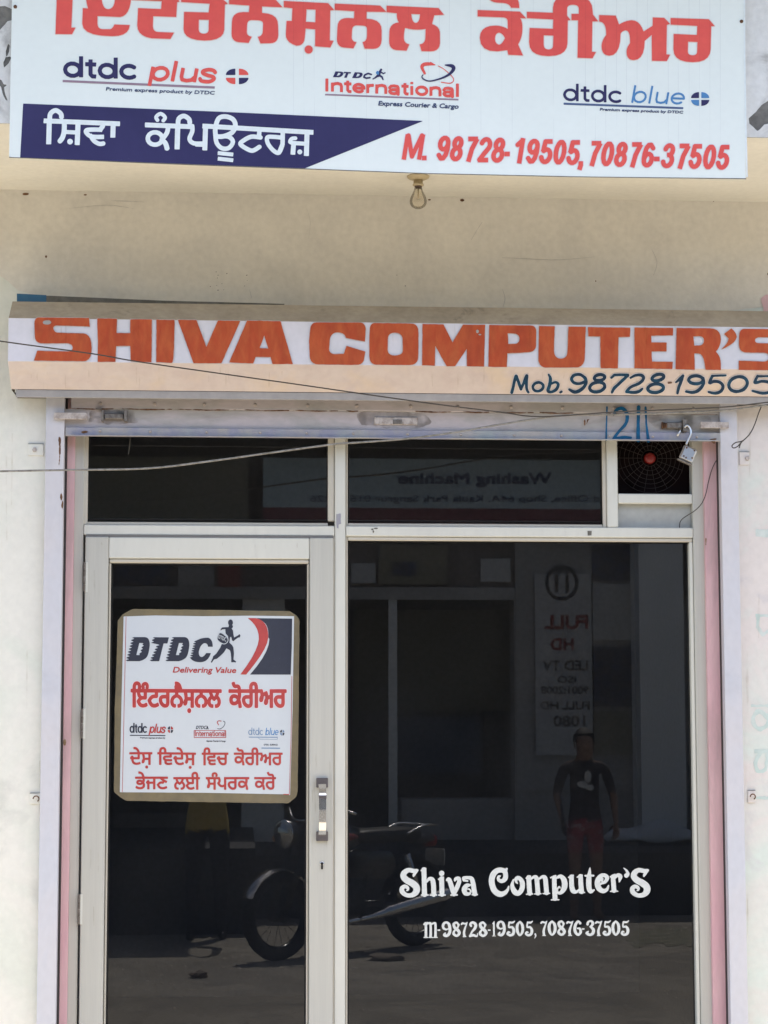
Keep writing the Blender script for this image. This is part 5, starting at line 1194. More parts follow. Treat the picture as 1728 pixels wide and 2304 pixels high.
cable('cord', 'knotted brown cord hanging from the cables at the right edge',
      [(1713, 914, WY + .02), (1706, 932, WY + .02), (1698, 955, WY + .03), (1688, 975, WY + .03), (1676, 988, WY + .03), (1668, 993, WY + .03), (1655, 996, WY + .03), (1647, 1003, WY + .03), (1651, 1008, WY + .03), (1660, 1004, WY + .03), (1667, 996, WY + .025), (1674, 990, WY + .02), (1667, 997, WY + .03), (1663, 1008, WY + .03)], .0020, M_WIREB, cat='cord')
cable('fan_lead', 'thin black lead drooping over the pink jamb into the panel below the fan',
      [(1626, 1024, .005), (1612, 1036, .01), (1602, 1056, .015), (1594, 1084, .02), (1588, 1112, .02), (1578, 1134, .02), (1562, 1150, .03), (1546, 1160, .04), (1535, 1168, .05), (1530, 1176, .07), (1529, 1189, .078)], .0016, M_WIREB, cat='cable')
cable('thread', 'thin thread dangling inside the top of the left transom pane', [(293, 978, .03), (292, 1000, .031), (289, 1022, .032)], .0007, M_WIREL, 5, 'thread')

# padlock hanging open from the right slide bolt
pk = thing('padlock', 'open steel padlock hanging by its shackle from the shutter bolt', 'padlock', P(1547, 1044, -.07))
LY = -.075
pc = P(1549, 1020, LY)
rotm = Matrix.Rotation(R(24), 3, 'Y')
bm = bmesh.new(); bx(bm, pc.x - .026, pc.x + .026, LY, LY + .016, pc.z - .030, pc.z + .026, .006, rotm); body = from_bm('lock_body', bm, M_STEEL, pk)
bm = bmesh.new()
off = rotm @ Vector((0, 0, -.034)); bx(bm, pc.x + off.x - .028, pc.x + off.x + .028, LY - .001, LY + .018, pc.z + off.z - .003, pc.z + off.z + .003, .002, rotm); from_bm('lock_rim', bm, M_GREASY, pk)
for ux, uz in ((-.014, .016), (.016, .018), (.019, -.010), (-.012, -.016), (-.002, -.018)):
    o_ = rotm @ Vector((ux, 0, uz)); lathe('pin', [(.0032, -.0012), (.0032, .0)], (pc.x + o_.x, LY - .0005, pc.z + o_.z), 'Y', M_RUST, pk, 8, False)
tube('shackle', smooth_path([P(1544, 1000, LY + .008), P(1548, 990, LY + .008), P(1554, 976, LY + .008), P(1553, 964, LY + .010), P(1546, 957, LY + .014), P(1540, 962, LY + .018)]), .0042, M_STEEL, pk, 10)

# exhaust fan behind its wire guard
fan = thing('exhaust_fan', 'dusty exhaust fan with a red hub and wire guard in the upper right opening', 'fan', P(1472, 1110, .12))
fc = P(1462, 1031, .11)
box('housing', fx(1391, 1050, .16), fx(1565, 1050, .16), .150, .165, zr1 - .02, zHead + .06, mat('dark grimy maroon', (.012, .006, .006), .9, (.009, .006, .006), 20, spec=.1), fan)
M_GUARD = mat('grimy wire guard', (.022, .014, .012), .6)
bm = bmesh.new()
for k in range(7):
    rr = .030 + k * .0165
    tube_bm(bm, [fc + Vector((rr * math.cos(a), 0, rr * math.sin(a))) for a in [2 * math.pi * i / 32 for i in range(33)]], .0009, 4, False)
for k in range(18):
    a = 2 * math.pi * k / 18; tube_bm(bm, [fc + Vector((.03 * math.cos(a), .001, .03 * math.sin(a))), fc + Vector((.130 * math.cos(a), .001, .130 * math.sin(a)))], .0009, 4, False)
from_bm('wire_guard', bm, M_GUARD, fan)
lathe('hub', [(.004, -.012), (.016, -.010), (.021, -.003), (.021, .02)], fc, 'Y', mat('red fan hub', (.20, .012, .009), .4), fan, 24)
for k in range(5):
    a = R(20 + 72 * k); u = Vector((math.cos(a), 0, math.sin(a))); w = Vector((-math.sin(a), 0, math.cos(a)))
    b0 = fc + Vector((0, .02, 0)); vs = [b0 + u * .02 - w * .012, b0 + u * .11 - w * .035 + Vector((0, .012, 0)), b0 + u * .12 + w * .03 - Vector((0, .004, 0)), b0 + u * .02 + w * .012]
    mesh('blade', vs + [v + Vector((0, .002, 0)) for v in vs], [(3, 2, 1, 0), (4, 5, 6, 7), (0, 1, 5, 4), (1, 2, 6, 5), (2, 3, 7, 6), (3, 0, 4, 7)], mat('grimy fan blade', (.008, .005, .005), .95, spec=.05), fan)

# rust flakes along the guides
sheet('rust_flakes', [poly([(132, 982), (136, 984), (137, 1010), (135, 1040), (132, 1050), (133, 1010)]), poly(arc(138, 1118, 3, 9, 0, 340, 8)), poly(arc(140, 1135, 2, 10, 0, 340, 8))], lambda x, y: P(x, y, GY), M_RUST, sh, step=.8, lift=.001, rough=1.2)
sheet('rust_flakes', [poly([(1615, 1160), (1624, 1160), (1625, 1230), (1619, 1235), (1616, 1200)]), poly(arc(1623, 1100, 3, 6, 0, 340, 8)), poly(arc(1623, 1122, 2.4, 5, 0, 340, 8)), poly(arc(1622, 1148, 3, 6, 0, 340, 8)), stroke([(1588, 1212), (1588, 1226)], 1), poly(arc(146, 1670, 4, 8, 0, 340, 8))], lambda x, y: P(x, y, JY), mat('flaked tan paint', (.22, .13, .07), .9, (.35, .25, .15), 50), jamb, step=.8, lift=.001, rough=1.4)

# ================================================================== ACROSS THE STREET (seen mirrored in the glass)
YO = -11.2
def px2x(px, Y): return PM(px, 1500, Y).x
def py2z(py, Y): return PM(900, py, Y).z
M_OWALL = mat('greyish distempered wall', (.50, .48, .46), .9, (.40, .385, .37), 2.5, bump=.3)
M_OPIL = mat('pale grey pillar', (.93, .92, .90), .85, (.88, .87, .85), 4)
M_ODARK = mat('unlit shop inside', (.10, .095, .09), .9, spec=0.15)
M_OBAND = mat('brown painted band', (.20, .165, .15), .8, (.14, .12, .11), 6)
M_PLIN = mat('dark stone plinth', (.045, .045, .05), .7, (.07, .068, .07), 8)
M_OLIVE = mat('olive weathered board', (.30, .27, .19), .8, (.24, .215, .16), 5)
M_OSIGN = mat('pale blue board face', (.55, .66, .70), .5)
M_OSRED = mat('maroon board band', (.25, .055, .075), .5)
M_OTXT = mat('dark blue board lettering', (.02, .04, .13), .5)
M_OPAP = mat('grey notice paper', (.66, .65, .63), .8, (.55, .54, .54), 4)
M_OPRED = mat('faded red notice lettering', (.33, .06, .05), .7)
M_OBLUE = mat('dark blue notice', (.04, .07, .16), .6, (.12, .10, .10), 14, .42, .55)
ob = thing('opposite_building', 'grey shop building across the street, mirrored in the tinted glass', 'building', (1.2, YO, 0))
OX0, OX1 = -8.0, 12.0
zA, zL, zP = py2z(1892, YO), py2z(1345, YO), 5.2
box('plinth', .12, OX1, YO - .02, -9.35, 0.001, zA, M_PLIN, ob)
box('plinth', OX0, .118, YO - .02, -8.16, 0.001, .64, M_PLIN, ob)
a0, a1 = px2x(120, YO), px2x(545, YO); b0, b1 = px2x(640, YO), px2x(1157, YO)
box('wall', OX0, a0, YO - .3, YO, zA, zL, M_OWALL, ob)
box('wall', a1, b0, YO - .3, YO, zA, zL, M_OPIL, ob)
box('wall', b1, OX1, YO - .3, YO, zA, zL, M_OWALL, ob)
box('upper_wall', OX0, OX1, YO - .3, YO, zL, zP, M_OBAND, ob)
box('lintel', a0, b1, YO + .001, YO + .05, zL - .02, py2z(1322, YO), M_OWALL, ob)
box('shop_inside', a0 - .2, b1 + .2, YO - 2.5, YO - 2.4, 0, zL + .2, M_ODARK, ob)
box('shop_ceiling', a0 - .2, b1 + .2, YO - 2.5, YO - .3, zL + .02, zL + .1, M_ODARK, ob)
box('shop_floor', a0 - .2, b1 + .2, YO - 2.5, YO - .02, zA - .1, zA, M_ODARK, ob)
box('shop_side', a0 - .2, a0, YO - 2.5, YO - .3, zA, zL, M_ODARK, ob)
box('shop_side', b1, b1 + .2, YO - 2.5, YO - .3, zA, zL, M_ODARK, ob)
box('door_post', px2x(874, YO), px2x(893, YO), YO - .05, YO + .03, zA, zL - .021, M_OPIL, ob)
box('counter', px2x(905, YO), b1 - .002, YO - .6, YO - .12, zA, py2z(1800, YO), M_OWALL, ob)
box('counter', px2x(260, YO), px2x(470, YO), YO - .6, YO - .12, zA, py2z(1830, YO), M_OBAND, ob)
box('canopy_slab', OX0, OX1, YO, YO + .65, 4.16, 4.32, M_OBAND, ob)
box('pillar', px2x(1440, YO + .5), px2x(1540, YO + .5), YO + .10, YO + .5, zA, 4.16, M_OPIL, ob)
box('dark_panel', px2x(1548, YO), px2x(1700, YO), YO + .002, YO + .04, zA, 4.1, M_ODARK, ob)
# framed pictures and notices above and beside the opening
def notice(name, a, b, c, d, m, Y=YO + .055):
    return box(name, px2x(a, Y), px2x(c, Y), Y - .02, Y, py2z(d, Y), py2z(b, Y), m, ob)
notice('picture', 790, 1268, 845, 1312, M_OPAP); notice('picture', 852, 1226, 1008, 1314, M_OLIVE); notice('picture_screen', 884, 1264, 938, 1296, M_OBLUE, YO + .06)
notice('picture', 1083, 1256, 1150, 1308, M_OPAP); notice('picture', 260, 1236, 380, 1318, M_OBLUE); notice('picture', 400, 1240, 480, 1320, M_OWALL); notice('picture', 490, 1236, 540, 1322, M_OPRED)
notice('notice', 1335, 1225, 1425, 1305, M_OBLUE); notice('notice', 1335, 1312, 1425, 1440, M_OPAP); notice('notice', 1335, 1455, 1425, 1590, M_OBLUE); notice('notice', 1335, 1600, 1425, 1700, M_OLIVE)
box('side_panel', px2x(1160, YO), px2x(1432, YO), YO + .001, YO + .03, zA + .45, py2z(1215, YO), M_OWALL, ob)
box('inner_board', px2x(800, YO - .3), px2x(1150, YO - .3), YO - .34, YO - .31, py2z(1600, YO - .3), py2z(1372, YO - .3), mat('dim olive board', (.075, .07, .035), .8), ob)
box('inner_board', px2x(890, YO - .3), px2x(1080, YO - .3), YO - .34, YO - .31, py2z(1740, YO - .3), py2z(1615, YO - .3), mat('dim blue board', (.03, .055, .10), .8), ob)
sheet('board_lettering', font_shapes('LED TV', 935, 1568, 825, 1568, 20), lambda px, py: PM(px, py, YO - .305), M_ODARK, ob, grow=.8, step=1.5, lift=.003, normal=(0, 1, 0))
# tall printed notice
ban = thing('printed_banner', 'tall grey notice about televisions across the street, mirrored in the window', 'banner', (px2x(1265, YO), YO + .07, py2z(1700, YO)))
YB = YO + .075
box('paper', px2x(1205, YB), px2x(1332, YB), YB - .015, YB, py2z(1700, YB), py2z(1290, YB), M_OPAP, ban)
bmap = lambda px, py: PM(px, py, YB)
def btext(t, x0, x1, y, h, m, g=.8): sheet('notice_lettering', font_shapes(t, x0, y, x1, y, h), bmap, m, ban, grow=g, step=1.5, lift=.003, normal=(0, 1, 0))
btext('FULL', 1322, 1226, 1414, 30, M_OPRED, 1.6); btext('HD', 1290, 1240, 1462, 26, M_OPRED, 1.2); btext('LED TV', 1322, 1222, 1508, 22, M_ODARK)
btext('ISO', 1296, 1254, 1536, 15, M_ODARK, .5); btext('9001:2008', 1324, 1218, 1561, 17, M_ODARK, .5); btext('FULL HD', 1326, 1216, 1596, 18, M_ODARK); btext('1080', 1316, 1246, 1634, 24, M_ODARK)
sheet('round_emblem', [poly(arc(1264, 1312, 38, 40, 0, 350, 24), arc(1264, 1312, 30, 32, 0, 350, 24)), stroke([(1252, 1296), (1252, 1330)], 4), stroke([(1276, 1296), (1276, 1330)], 4)], bmap, M_ODARK, ban, step=1.5, lift=.003, normal=(0, 1, 0))
# sign board of the opposite shop
osb = thing('opposite_sign_board', 'pale blue board reading Washing Machine, mirrored in the right transom pane', 'sign board', (px2x(1000, YO), YO + .2, py2z(1185, YO)))
YS = YO + .22
box('board', px2x(590, YS), px2x(1700, YS), YS - .06, YS, py2z(1143, YS), py2z(1032, YS), M_OSIGN, osb)
box('lower_band', px2x(590, YS), px2x(1700, YS), YS - .06, YS + .002, py2z(1184, YS), py2z(1143, YS) - .001, M_OSRED, osb)
omap = lambda px, py: PM(px, py, YS)
def otext(t, x0, x1, y, h, m=M_OTXT, g=.6): sheet('board_lettering', font_shapes(t, x0, y, x1, y, h), omap, m, osb, grow=g, step=1.2, lift=.006, normal=(0, 1, 0))
otext('Washing Machine', 1240, 898, 1088, 24, M_OTXT, 1.4)
otext('Head Office, Shop 64A, Kaula Park Sangrur 01672-226', 1400, 698, 1129, 15, M_OTXT, .3)
# olive board on the left of it
olb = box('olive_board', px2x(60, YS), px2x(556, YS), YS - .05, YS, py2z(1215, YS), py2z(1032, YS), M_OLIVE)
tag(olb, 'dark olive blank board across the street, mirrored in the left transom pane', 'board')
# canvas awning on poles, added for the shade it casts
aw = thing('added_shade_awning', 'dark canvas awning on thin poles, added to shade the man taking the picture', 'awning', (-2.5, -9.5, 0))
mesh('canvas', [(-6, YO + .6, 3.05), (.10, YO + .6, 3.05), (.10, -7.9, 2.9), (-6, -7.9, 2.9), (-6, YO + .6, 3.07), (.10, YO + .6, 3.07), (.10, -7.9, 2.92), (-6, -7.9, 2.92)],
     [(0, 1, 2, 3), (7, 6, 5, 4), (0, 4, 5, 1), (1, 5, 6, 2), (2, 6, 7, 3), (3, 7, 4, 0)], M_OLIVE, aw)
for x in (-5.9, -1.6): tube('pole', [(x, -7.95, 0), (x, -7.95, 2.9)], .02, M_GREASY, aw)
# white bundle on the plinth
bun = bmesh.new(); bmesh.ops.create_icosphere(bun, subdivisions=4, radius=1)
c_ = PM(1475, 1884, YO + .75)
for v in bun.verts:
    n = math.sin(v.co.x * 5 + 1) * .12 + math.sin(v.co.y * 9 + v.co.x * 7) * .1
    v.co = Vector((c_.x + v.co.x * .46, c_.y + v.co.y * .14, c_.z + max(v.co.z, -.3) * (.10 + n * .3)))
tag(from_bm('cloth_bundle', bun, mat('white cloth', (.72, .72, .72), .9), None, True), 'low heap of white cloth beside the pillar across the street', 'cloth')
box_ = box('handcart_bed', c_.x - .55, c_.x + .75, c_.y - .3, c_.y + .16, c_.z - .12, c_.z - .04, M_PLIN); tag(box_, 'dark low platform under the white cloth heap across the street', 'platform')
for lx, ly in ((-.45, -.2), (.62, -.2), (-.45, .1), (.62, .1)):
    l_ = box('leg', c_.x + lx, c_.x + lx + .05, c_.y + ly, c_.y + ly + .05, 0.001, c_.z - .121, M_PLIN, box_)
# ragged dark patch and litter on the street
smp = lambda px, py: PMG(px, py)
def PMG(px, py):
    d = ray(px, py); t = -CAM.z / d.z; p = CAM + d * t
    return Vector((p.x, 2 * GLASS_Y - p.y, 0.0045))
st = sheet('damp_patch', [poly([(1395, 2118), (1430, 2098), (1500, 2092), (1600, 2096), (1620, 2118), (1560, 2132), (1480, 2128), (1430, 2130)])], lambda x, y: PMG(x, y), mat('damp green grime', (.11, .115, .08), .8, (.22, .20, .15), 14, .42, .6), None, step=2, lift=.003, normal=(0, 0, 1), rough=6)
tag(st, kind='structure')
lit = bmesh.new(); bmesh.ops.create_icosphere(lit, subdivisions=2, radius=1); c0 = PMG(448, 2200)
for v in lit.verts:
    k = 1 + .35 * math.sin(v.co.x * 6 + v.co.z * 9); v.co = Vector((c0.x + v.co.x * .06 * k, c0.y + v.co.y * .05, .025 + v.co.z * .026 * k))
tag(from_bm('crumpled_wrapper', lit, mat('crumpled brown wrapper', (.16, .12, .09), .6), None), 'crumpled brown wrapper lying on the street, mirrored low in the door', 'litter')
lit = bmesh.new(); bmesh.ops.create_icosphere(lit, subdivisions=2, radius=1); c0 = PMG(868, 2162)
for v in lit.verts:
    k = 1 + .3 * math.sin(v.co.x * 5 + v.co.y * 8); v.co = Vector((c0.x + v.co.x * .11 * k, c0.y + v.co.y * .08, .02 + v.co.z * .03 * k))
tag(from_bm('rubble_lump', lit, mat('brown rubble', (.19, .16, .13), .9), None), 'low lump of brown rubble on the street below the motorcycle exhaust', 'rubble')

rs = random.Random(11); vs, fs = [], []
for _ in range(1400):
    x, y = rs.uniform(-2.0, 4.5), rs.uniform(-9.5, -2.5); r_ = rs.uniform(.006, .022); a = rs.uniform(0, 3); b = len(vs)
    for k in range(5):
        vs.append((x + r_ * math.cos(a + k * 1.26) * rs.uniform(.7, 1.2), y + r_ * math.sin(a + k * 1.26) * rs.uniform(.7, 1.2), .0045))
    vs.append((x, y, .004 + r_ * .6)); fs += [(b + k, b + (k + 1) % 5, b + 5) for k in range(5)]
tag(mesh('gravel', vs, fs, mat('street grit', (.30, .26, .21), .9, (.5, .45, .38), 30), None), 'loose grit scattered over the street', 'gravel', kind='stuff')

# ------------------------------------------------------------------ motorcycle
M_BLK = mat('black motorcycle enamel', (.012, .012, .014), .25, coat=1.0)
M_DCHR = mat('dull chrome', (.10, .10, .10), .25, metal=1.0)
M_TYRE = mat('tyre rubber', (.018, .018, .018), .8)
M_ENG = mat('engine alloy', (.05, .05, .05), .45, metal=.8)
M_SEAT = mat('black seat vinyl', (.02, .02, .02), .5)
M_TAIL = mat('red tail lens', (.45, .01, .01), .2, coat=1.0)
M_DECAL = mat('red tank stripe', (.28, .07, .07), .4)
bike = thing('motorcycle', 'black motorcycle with chrome headlight and exhaust parked in the street, mirrored behind the door handle', 'motorcycle', (0, 0, 0))
FWp = Vector((.26, -6.45, .30)); d_ = Vector((-.775, .632, 0)).normalized(); s_ = Vector((d_.y, -d_.x, 0))
BO = FWp - d_ * .62; BO.z = 0
ORG[bike] = Vector(BO); bike.location = BO
def L(x, y, z): return BO + d_ * x + s_ * y + Vector((0, 0, z))        # x forward, y right
def torus(name, x, R0, r, m, par, w=1.0):
    bm = bmesh.new(); n, k = 36, 10; rg = []
    for i in range(n):
        a = 2 * math.pi * i / n
        rg.append([bm.verts.new(L(x + (R0 + r * math.cos(b)) * math.cos(a), r * w * math.sin(b), .30 + (R0 + r * math.cos(b)) * math.sin(a))) for b in [2 * math.pi * j / k for j in range(k)]])
    for i in range(n):
        for j in range(k): bm.faces.new((rg[i][j], rg[i][(j + 1) % k], rg[(i + 1) % n][(j + 1) % k], rg[(i + 1) % n][j]))
    return from_bm(name, bm, m, par, True)
for x in (.62, -.66):
    wv = L(x, 0, .0)
    w = torus('wheel', x, .258, .042, M_TYRE, bike, 1.0)
    torus('rim', x, .215, .012, M_DCHR, w, 1.6)
    bm = bmesh.new()
    for k in range(18):
        a = 2 * math.pi * k / 18; tube_bm(bm, [L(x, .02 * (-1) ** k, .30), L(x + .21 * math.cos(a), 0, .30 + .21 * math.sin(a))], .0018, 4, False)
    sp = from_bm('spokes', bm, M_DCHR, w); sp['kind'] = 'stuff'
    bm = bmesh.new(); tube_bm(bm, [L(x, -.06, .30), L(x, .06, .30)], .045, 14); from_bm('hub', bm, M_ENG, w)
    bm = bmesh.new(); a0_, a1_ = (25, 165) if x > 0 else (15, 150); pv = None
    for i in range(15):
        a = R(a0_ + (a1_ - a0_) * i / 14); q = [bm.verts.new(L(x + (.318 - .02 * abs(t) ** 2 * 1) * math.cos(a), t * .055, .30 + (.318 - .02 * t * t) * math.sin(a))) for t in (-1, -.5, 0, .5, 1)]
        if pv:
            for j in range(4): bm.faces.new((pv[j], pv[j + 1], q[j + 1], q[j]))
        pv = q
    r_ = bmesh.ops.solidify(bm, geom=list(bm.faces), thickness=.003)
    from_bm('mudguard', bm, M_CHROME if x > 0 else M_BLK, bike, True)
for s in (-1, 1):
    tube('fork_leg', [L(.62, .075 * s, .30), L(.50, .075 * s, .62), L(.42, .075 * s, .86)], [.026, .020, .018], M_DCHR, bike)
    tube('shock_absorber', [L(-.62, .10 * s, .34), L(-.48, .10 * s, .66)], .024, M_CHROME, bike)
    tube('swing_arm', [L(-.66, .08 * s, .30), L(-.12, .08 * s, .33)], .018, M_BLK, bike)
    tube('mirror_stem', [L(.38, .24 * s, 1.0), L(.36, .30 * s, 1.14)], .005, M_BLK, bike)
    lathe('mirror', [(.035, -.008), (.05, 0), (.045, .012)], L(.36, .31 * s, 1.18), 'Y', M_BLK, bike, 16)
tube('handlebar', smooth_path([L(.24, -.36, .97), L(.34, -.22, 1.0), L(.42, -.08, .93), L(.42, .08, .93), L(.34, .22, 1.0), L(.24, .36, .97)]), .012, M_CHROME, bike)
hb = bmesh.new(); bmesh.ops.create_uvsphere(hb, u_segments=24, v_segments=14, radius=.092)
hc = L(.54, 0, .84)
for v in hb.verts:
    k = v.co.dot(d_)
    if k > .03: v.co += d_ * (.03 - k) * .8
    v.co += hc
hl = from_bm('headlight', hb, M_BLK, bike, True)
lathe('headlight_rim', [(.094, -.01), (.098, .0), (.094, .01), (.084, .012)], (0, 0, 0), 'Y', M_CHROME, hl, 24)
o_ = hl.children[0]
o_.data.transform(Matrix.Translation(ORG[o_] - Vector((0, 0, 0))))
q_ = Vector((0, 1, 0)).rotation_difference(d_); o_.data.transform(q_.to_matrix().to_4x4()); o_.location = hc + d_ * .035 - ORG[hl]
ls = lathe('headlight_lens', [(.084, 0), (.07, .014), (.03, .024), (.001, .027)], (0, 0, 0), 'Y', mat('silvered lamp lens', (.7, .7, .68), .08, metal=.9), hl, 24)
ls.data.transform(Matrix.Translation(ORG[ls])); ls.data.transform(q_.to_matrix().to_4x4()); ls.location = hc + d_ * .042 - ORG[hl]
for s in (-1, 1):
    lathe('indicator', [(.001, -.03), (.022, -.015), (.026, .01), (.001, .02)], L(.50, .17 * s, .80), 'Y', mat('amber lens', (.5, .18, .02), .2), bike, 12)
def blob(name, cx, cy, cz, rx, ry, rz, m, par=bike, sharp=2.6, taper=0):
    bm = bmesh.new(); bmesh.ops.create_uvsphere(bm, u_segments=24, v_segments=14, radius=1)
    for v in bm.verts:
        c = [math.copysign(abs(t) ** (2 / sharp), t) for t in v.co]
        f = 1 + taper * c[0]
        v.co = L(cx + c[0] * rx, cy + c[1] * ry * f, cz + c[2] * rz * f)
    return from_bm(name, bm, m, par, True)
tank = blob('fuel_tank', .16, 0, .80, .27, .13, .115, M_BLK, taper=.22)
for s in (-1, 1): blob('tank_stripe', .16, .118 * s, .80, .16, .03, .03, M_DECAL, tank, 2.0)
seat = blob('seat', -.34, 0, .795, .33, .125, .055, M_SEAT, sharp=3.4)
for s in (-1, 1): blob('side_cover', -.22, .105 * s, .60, .15, .02, .10, M_BLK)
eng = blob('engine', .10, 0, .38, .20, .14, .13, M_ENG, sharp=3.5)
bm = bmesh.new()
for k in range(8): lathe_bm(bm, [(.085, 0), (.09, .004), (.085, .008)], L(.17, 0, .47 + k * .022), 'Z', 16)
cf = from_bm('cooling_fins', bm, M_ENG, eng); cf['kind'] = 'stuff'
tube('frame_tube', smooth_path([L(.40, 0, .84), L(.33, 0, .50), L(.22, 0, .27), L(-.10, 0, .26), L(-.22, 0, .55), L(-.75, 0, .70)]), .016, M_BLK, bike)
tube('exhaust_header', smooth_path([L(.26, .03, .50), L(.33, .09, .40), L(.22, .13, .24), L(.0, .14, .24)]), .02, M_CHROME, bike)
tube('silencer', smooth_path([L(.0, .14, .24), L(-.15, .15, .26), L(-.35, .16, .30), L(-.88, .17, .38)]), [.02] * 5 + [.028] * 3 + [.042] * 7 + [.034], M_CHROME, bike, 14)
tl = blob('tail_light', -.80, 0, .74, .035, .07, .045, M_TAIL)
blob('tail_cowl', -.70, 0, .76, .12, .09, .04, M_BLK)
box_p = blob('number_plate', -.86, 0, .62, .006, .10, .06, mat('pale plate', (.5, .5, .48), .5), sharp=8)
tube('side_stand', [L(.0, -.10, .26), L(-.02, -.25, .01)], .010, M_BLK, bike)
tube('grab_rail', smooth_path([L(-.45, .13, .80), L(-.62, .14, .86), L(-.80, .08, .85), L(-.80, -.08, .85), L(-.62, -.14, .86), L(-.45, -.13, .80)]), .008, M_CHROME, bike)

# ------------------------------------------------------------------ people
M_SKIN = mat('brown skin', (.24, .12, .07), .55, (.28, .15, .09), 12)
M_HAIR = mat('black hair', (.012, .010, .009), .6, bump=.6, bscale=200)
M_YEL = mat('mustard shirt cotton', (.55, .40, .10), .9, (.48, .34, .08), 10)
M_TROU = mat('dark trousers', (.02, .02, .028), .9)
M_SHOE = mat('black polished shoe', (.015, .015, .015), .25)
M_TEE = mat('dark maroon tee shirt', (.028, .02, .026), .9)
M_SHORT = mat('red printed shorts', (.30, .015, .035), .8, (.5, .45, .45), 26, .55, .58)
def skinned(name, pts, edges, root, level=2):
    """pts: (x,y,z,rx[,ry]) world coordinates, one continuous surface grown along the edges"""
    me = bpy.data.meshes.new(name); me.from_pydata([p[:3] for p in pts], edges, []); me.update()
    o = bpy.data.objects.new(name, me); COL.objects.link(o)
    md = o.modifiers.new('s', 'SKIN'); md.use_smooth_shade = True
    sv = me.skin_vertices[0].data
    for i, p in enumerate(pts):
        sv[i].radius = (p[3], p[4] if len(p) > 4 else p[3]); sv[i].use_root = (i == root)
    ss = o.modifiers.new('u', 'SUBSURF'); ss.levels = level; ss.render_levels = level
    dg = bpy.context.evaluated_depsgraph_get(); m2 = bpy.data.meshes.new_from_object(o.evaluated_get(dg))
    bpy.data.objects.remove(o); bpy.data.meshes.remove(me)
    return m2
def person(label, root, H, hands, mats, zones, lean=0.0, group=None):
    """faces +Y; hands = ((shoulder->) elbow, wrist, finger direction, curl) per side in world offsets from root"""
    rx, ry = root
    g = lambda x, y, z: (rx + x, ry + y, z)
    t = thing('person', label, 'person', (rx, ry, 0), group)
    P_ = []; E_ = []
    def add(x, y, z, r, r2=None, link_=None):
        P_.append((*g(x, y, z), r, r2 if r2 else r)); i = len(P_) - 1
        if link_ is not None: E_.append((link_, i))
        return i
    pel = add(0, 0, .52 * H, .085 * H, .062 * H)
    wst_ = add(0, .005, .60 * H, .078 * H, .055 * H, pel)
    che = add(0, .005, .70 * H, .088 * H, .062 * H, wst_)
    shc = add(0, -.005, .785 * H, .070 * H, .050 * H, che)
    nk = add(0, .0, .845 * H, .034 * H, None, shc)
    jaw = add(0, .018, .885 * H, .040 * H, .044 * H, nk)
    crn = add(0, .008, .935 * H, .050 * H, .056 * H, jaw)
    top = add(0, .0, .965 * H, .038 * H, .042 * H, crn)
    nose = add(0, .085, .908 * H, .008 * H, None, jaw)
    for s in (-1, 1):
        hip = add(.052 * H * s, 0, .48 * H, .056 * H, None, pel)
        kn = add(.058 * H * s, .012, .275 * H, .036 * H, None, hip)
        cf_ = add(.060 * H * s, -.005, .19 * H, .033 * H, None, kn)
        an = add(.062 * H * s, -.01, .05 * H, .022 * H, None, cf_)
        he = add(.064 * H * s, -.02, .024 * H, .024 * H, None, an)
        toe = add(.072 * H * s, .13, .018 * H, .020 * H, .016 * H, he)
        sh_ = add(.108 * H * s, -.005, .795 * H, .036 * H, None, shc)
        el, wr, fd, up = hands[0 if s < 0 else 1]
        e1 = add(*el, .024 * H, None, sh_)
        w1_ = add(*wr, .016 * H, .013 * H, e1)
        fd = Vector(fd).normalized(); up = Vector(up).normalized(); sd = fd.cross(up)
        wv = Vector(wr); pm_ = wv + fd * .05
        pa = add(*pm_, .030, .014, w1_)
        kn_ = [(-.030, .072, .0085), (-.010, .082, .009), (.010, .078, .0085), (.029, .064, .0075)]
        for o_, ln, rr in kn_:
            b0_ = pm_ + fd * .032 + sd * o_
            f1 = add(*b0_, rr, None, pa); f2 = add(*(b0_ + fd * ln * .45 + up * ln * .12), rr, None, f1); f3 = add(*(b0_ + fd * ln * .72 + up * ln * .42), rr * .85, None, f2)
        tb = wv + fd * .03 + sd * (-.034 if s > 0 else .034) * 1.0
        t1 = add(*tb, .010, None, pa); t2 = add(*(tb + fd * .022 + sd * (-.02 if s > 0 else .02) + up * .012), .009, None, t1)
        t3 = add(*(tb + fd * .042 + sd * (-.018 if s > 0 else .018) + up * .028), .0075, None, t2)
    m2 = skinned('body', P_, E_, pel)
    for m in mats: m2.materials.append(m)
    for p in m2.polygons:
        c = Vector(p.center) - Vector((rx, ry, 0)); p.use_smooth = True
        p.material_index = zones(c, H)
    body = link('body', m2, None, t)
    # hair cap, eyes, ears
    bm = bmesh.new(); bmesh.ops.create_uvsphere(bm, u_segments=24, v_segments=16, radius=1)
    dl = []
    for v in bm.verts:
        n = 1 + .03 * math.sin(v.co.x * 17 + v.co.z * 13)
        if v.co.z < -.25 or (v.co.y > .35 and v.co.z < .42): dl.append(v)
        v.co = Vector(g(v.co.x * .058 * H * n, v.co.y * .068 * H * n - .008, .938 * H + v.co.z * .066 * H * n))
    bmesh.ops.delete(bm, geom=dl, context='VERTS'); from_bm('hair', bm, M_HAIR, t, True)
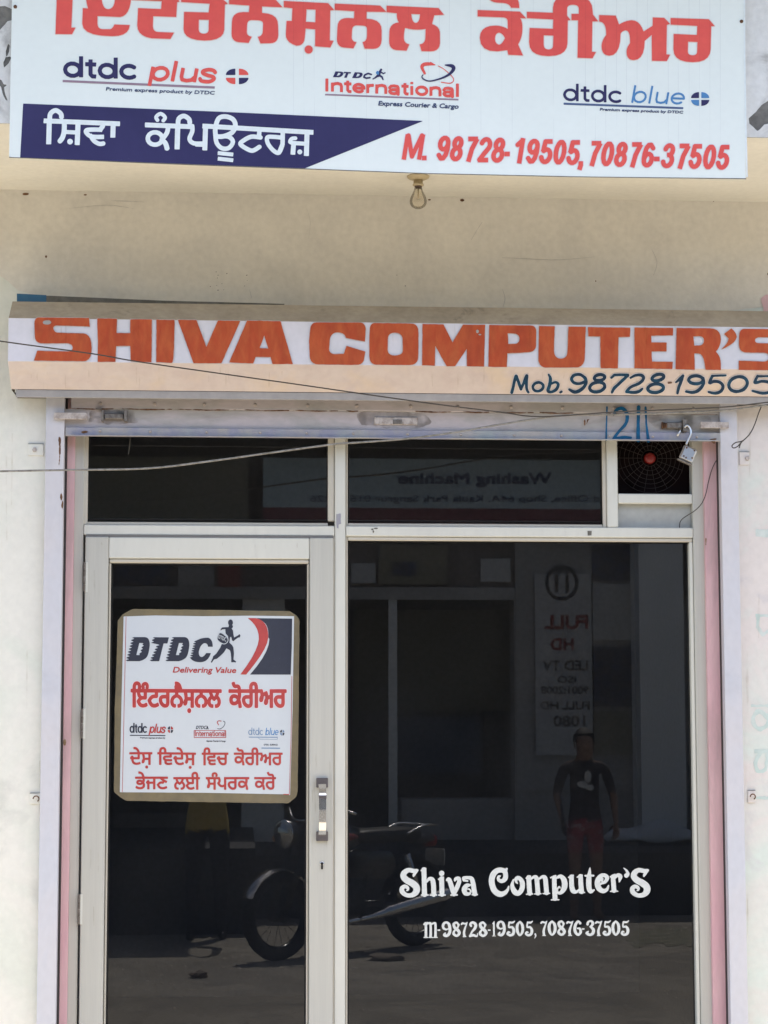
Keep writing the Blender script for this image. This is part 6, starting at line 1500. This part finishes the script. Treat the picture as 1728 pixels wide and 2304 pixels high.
    for s in (-1, 1):
        bm = bmesh.new(); bmesh.ops.create_uvsphere(bm, u_segments=12, v_segments=8, radius=.0095)
        for v in bm.verts: v.co += Vector(g(.019 * H * s, .052 * H, .930 * H))
        from_bm('eye', bm, mat('eye', (.05, .03, .02), .15), t, True)
        bm = bmesh.new(); bmesh.ops.create_uvsphere(bm, u_segments=12, v_segments=8, radius=1)
        for v in bm.verts: v.co = Vector(g(v.co.x * .008 + .050 * H * s, v.co.y * .017, .912 * H + v.co.z * .03))
        from_bm('ear', bm, M_SKIN, t, True)
    tube('mouth', [g(-.02, .052 * H, .888 * H), g(0, .058 * H, .887 * H), g(.02, .052 * H, .888 * H)], .004, mat('lips', (.2, .07, .06), .5), t)
    return t
def z_photog(c, H):
    if c.z < .045 * H: return 3
    if c.z < .46 * H and abs(c.x) < .3: return 2
    if c.z < .825 * H and not (c.y > .30): return 1
    return 0
ph = person('man in a mustard shirt and dark trousers holding up a phone across the street', (-.24, -7.86), 1.71,
            (((-.17, .18, 1.22), (-.02 + .13, .40, 1.50), (.45, .55, .6), (.8, .1, .2)), ((.27, .16, 1.20), (.30, .42, 1.48), (-.25, .6, .7), (-.8, .1, .2))),
            (M_SKIN, M_YEL, M_TROU, M_SHOE), z_photog)
phone = thing('phone', 'dark phone held up in front of the face of the man taking the picture', 'phone', (0, -7.335, 1.52))
box('case', -.037, .037, -7.342, -7.334, 1.525, 1.668, mat('dark phone', (.02, .02, .02), .2), phone, .003)
box('screen', -.033, .033, -7.3425, -7.3422, 1.535, 1.658, mat('phone screen', (.03, .03, .04), .1), phone)
def z_boy(c, H):
    if c.z < .345 * H: return 0
    if c.z < .52 * H and abs(c.x) < .17: return 2
    if c.z < .825 * H and (abs(c.x) < .21 or c.z > .66 * H): return 1
    return 0
XB = px2x(1312, -9.12)
by = person('person in a dark printed tee shirt and red shorts standing across the street', (XB, -9.12), 1.53,
            (((-.225, -.03, 1.0), (-.20, .10, .80), (.1, .25, -1), (.6, .5, 0)), ((.235, -.02, 1.0), (.245, .06, .78), (0, .15, -1), (-.6, .5, 0))),
            (M_SKIN, M_TEE, M_SHORT), z_boy)
tm = lambda px, py: PM(px - 22, py, -9.12 + .112)
sheet('tee_print', [poly(arc(1345, 1748, 8, 14, 0, 340, 9)), poly(arc(1332, 1765, 12, 8, 0, 340, 9)), poly(arc(1350, 1772, 9, 7, 0, 340, 8))], tm, mat('white print ink', (.6, .6, .6), .8), by, step=1.2, lift=.002, normal=(0, 1, 0), rough=1)
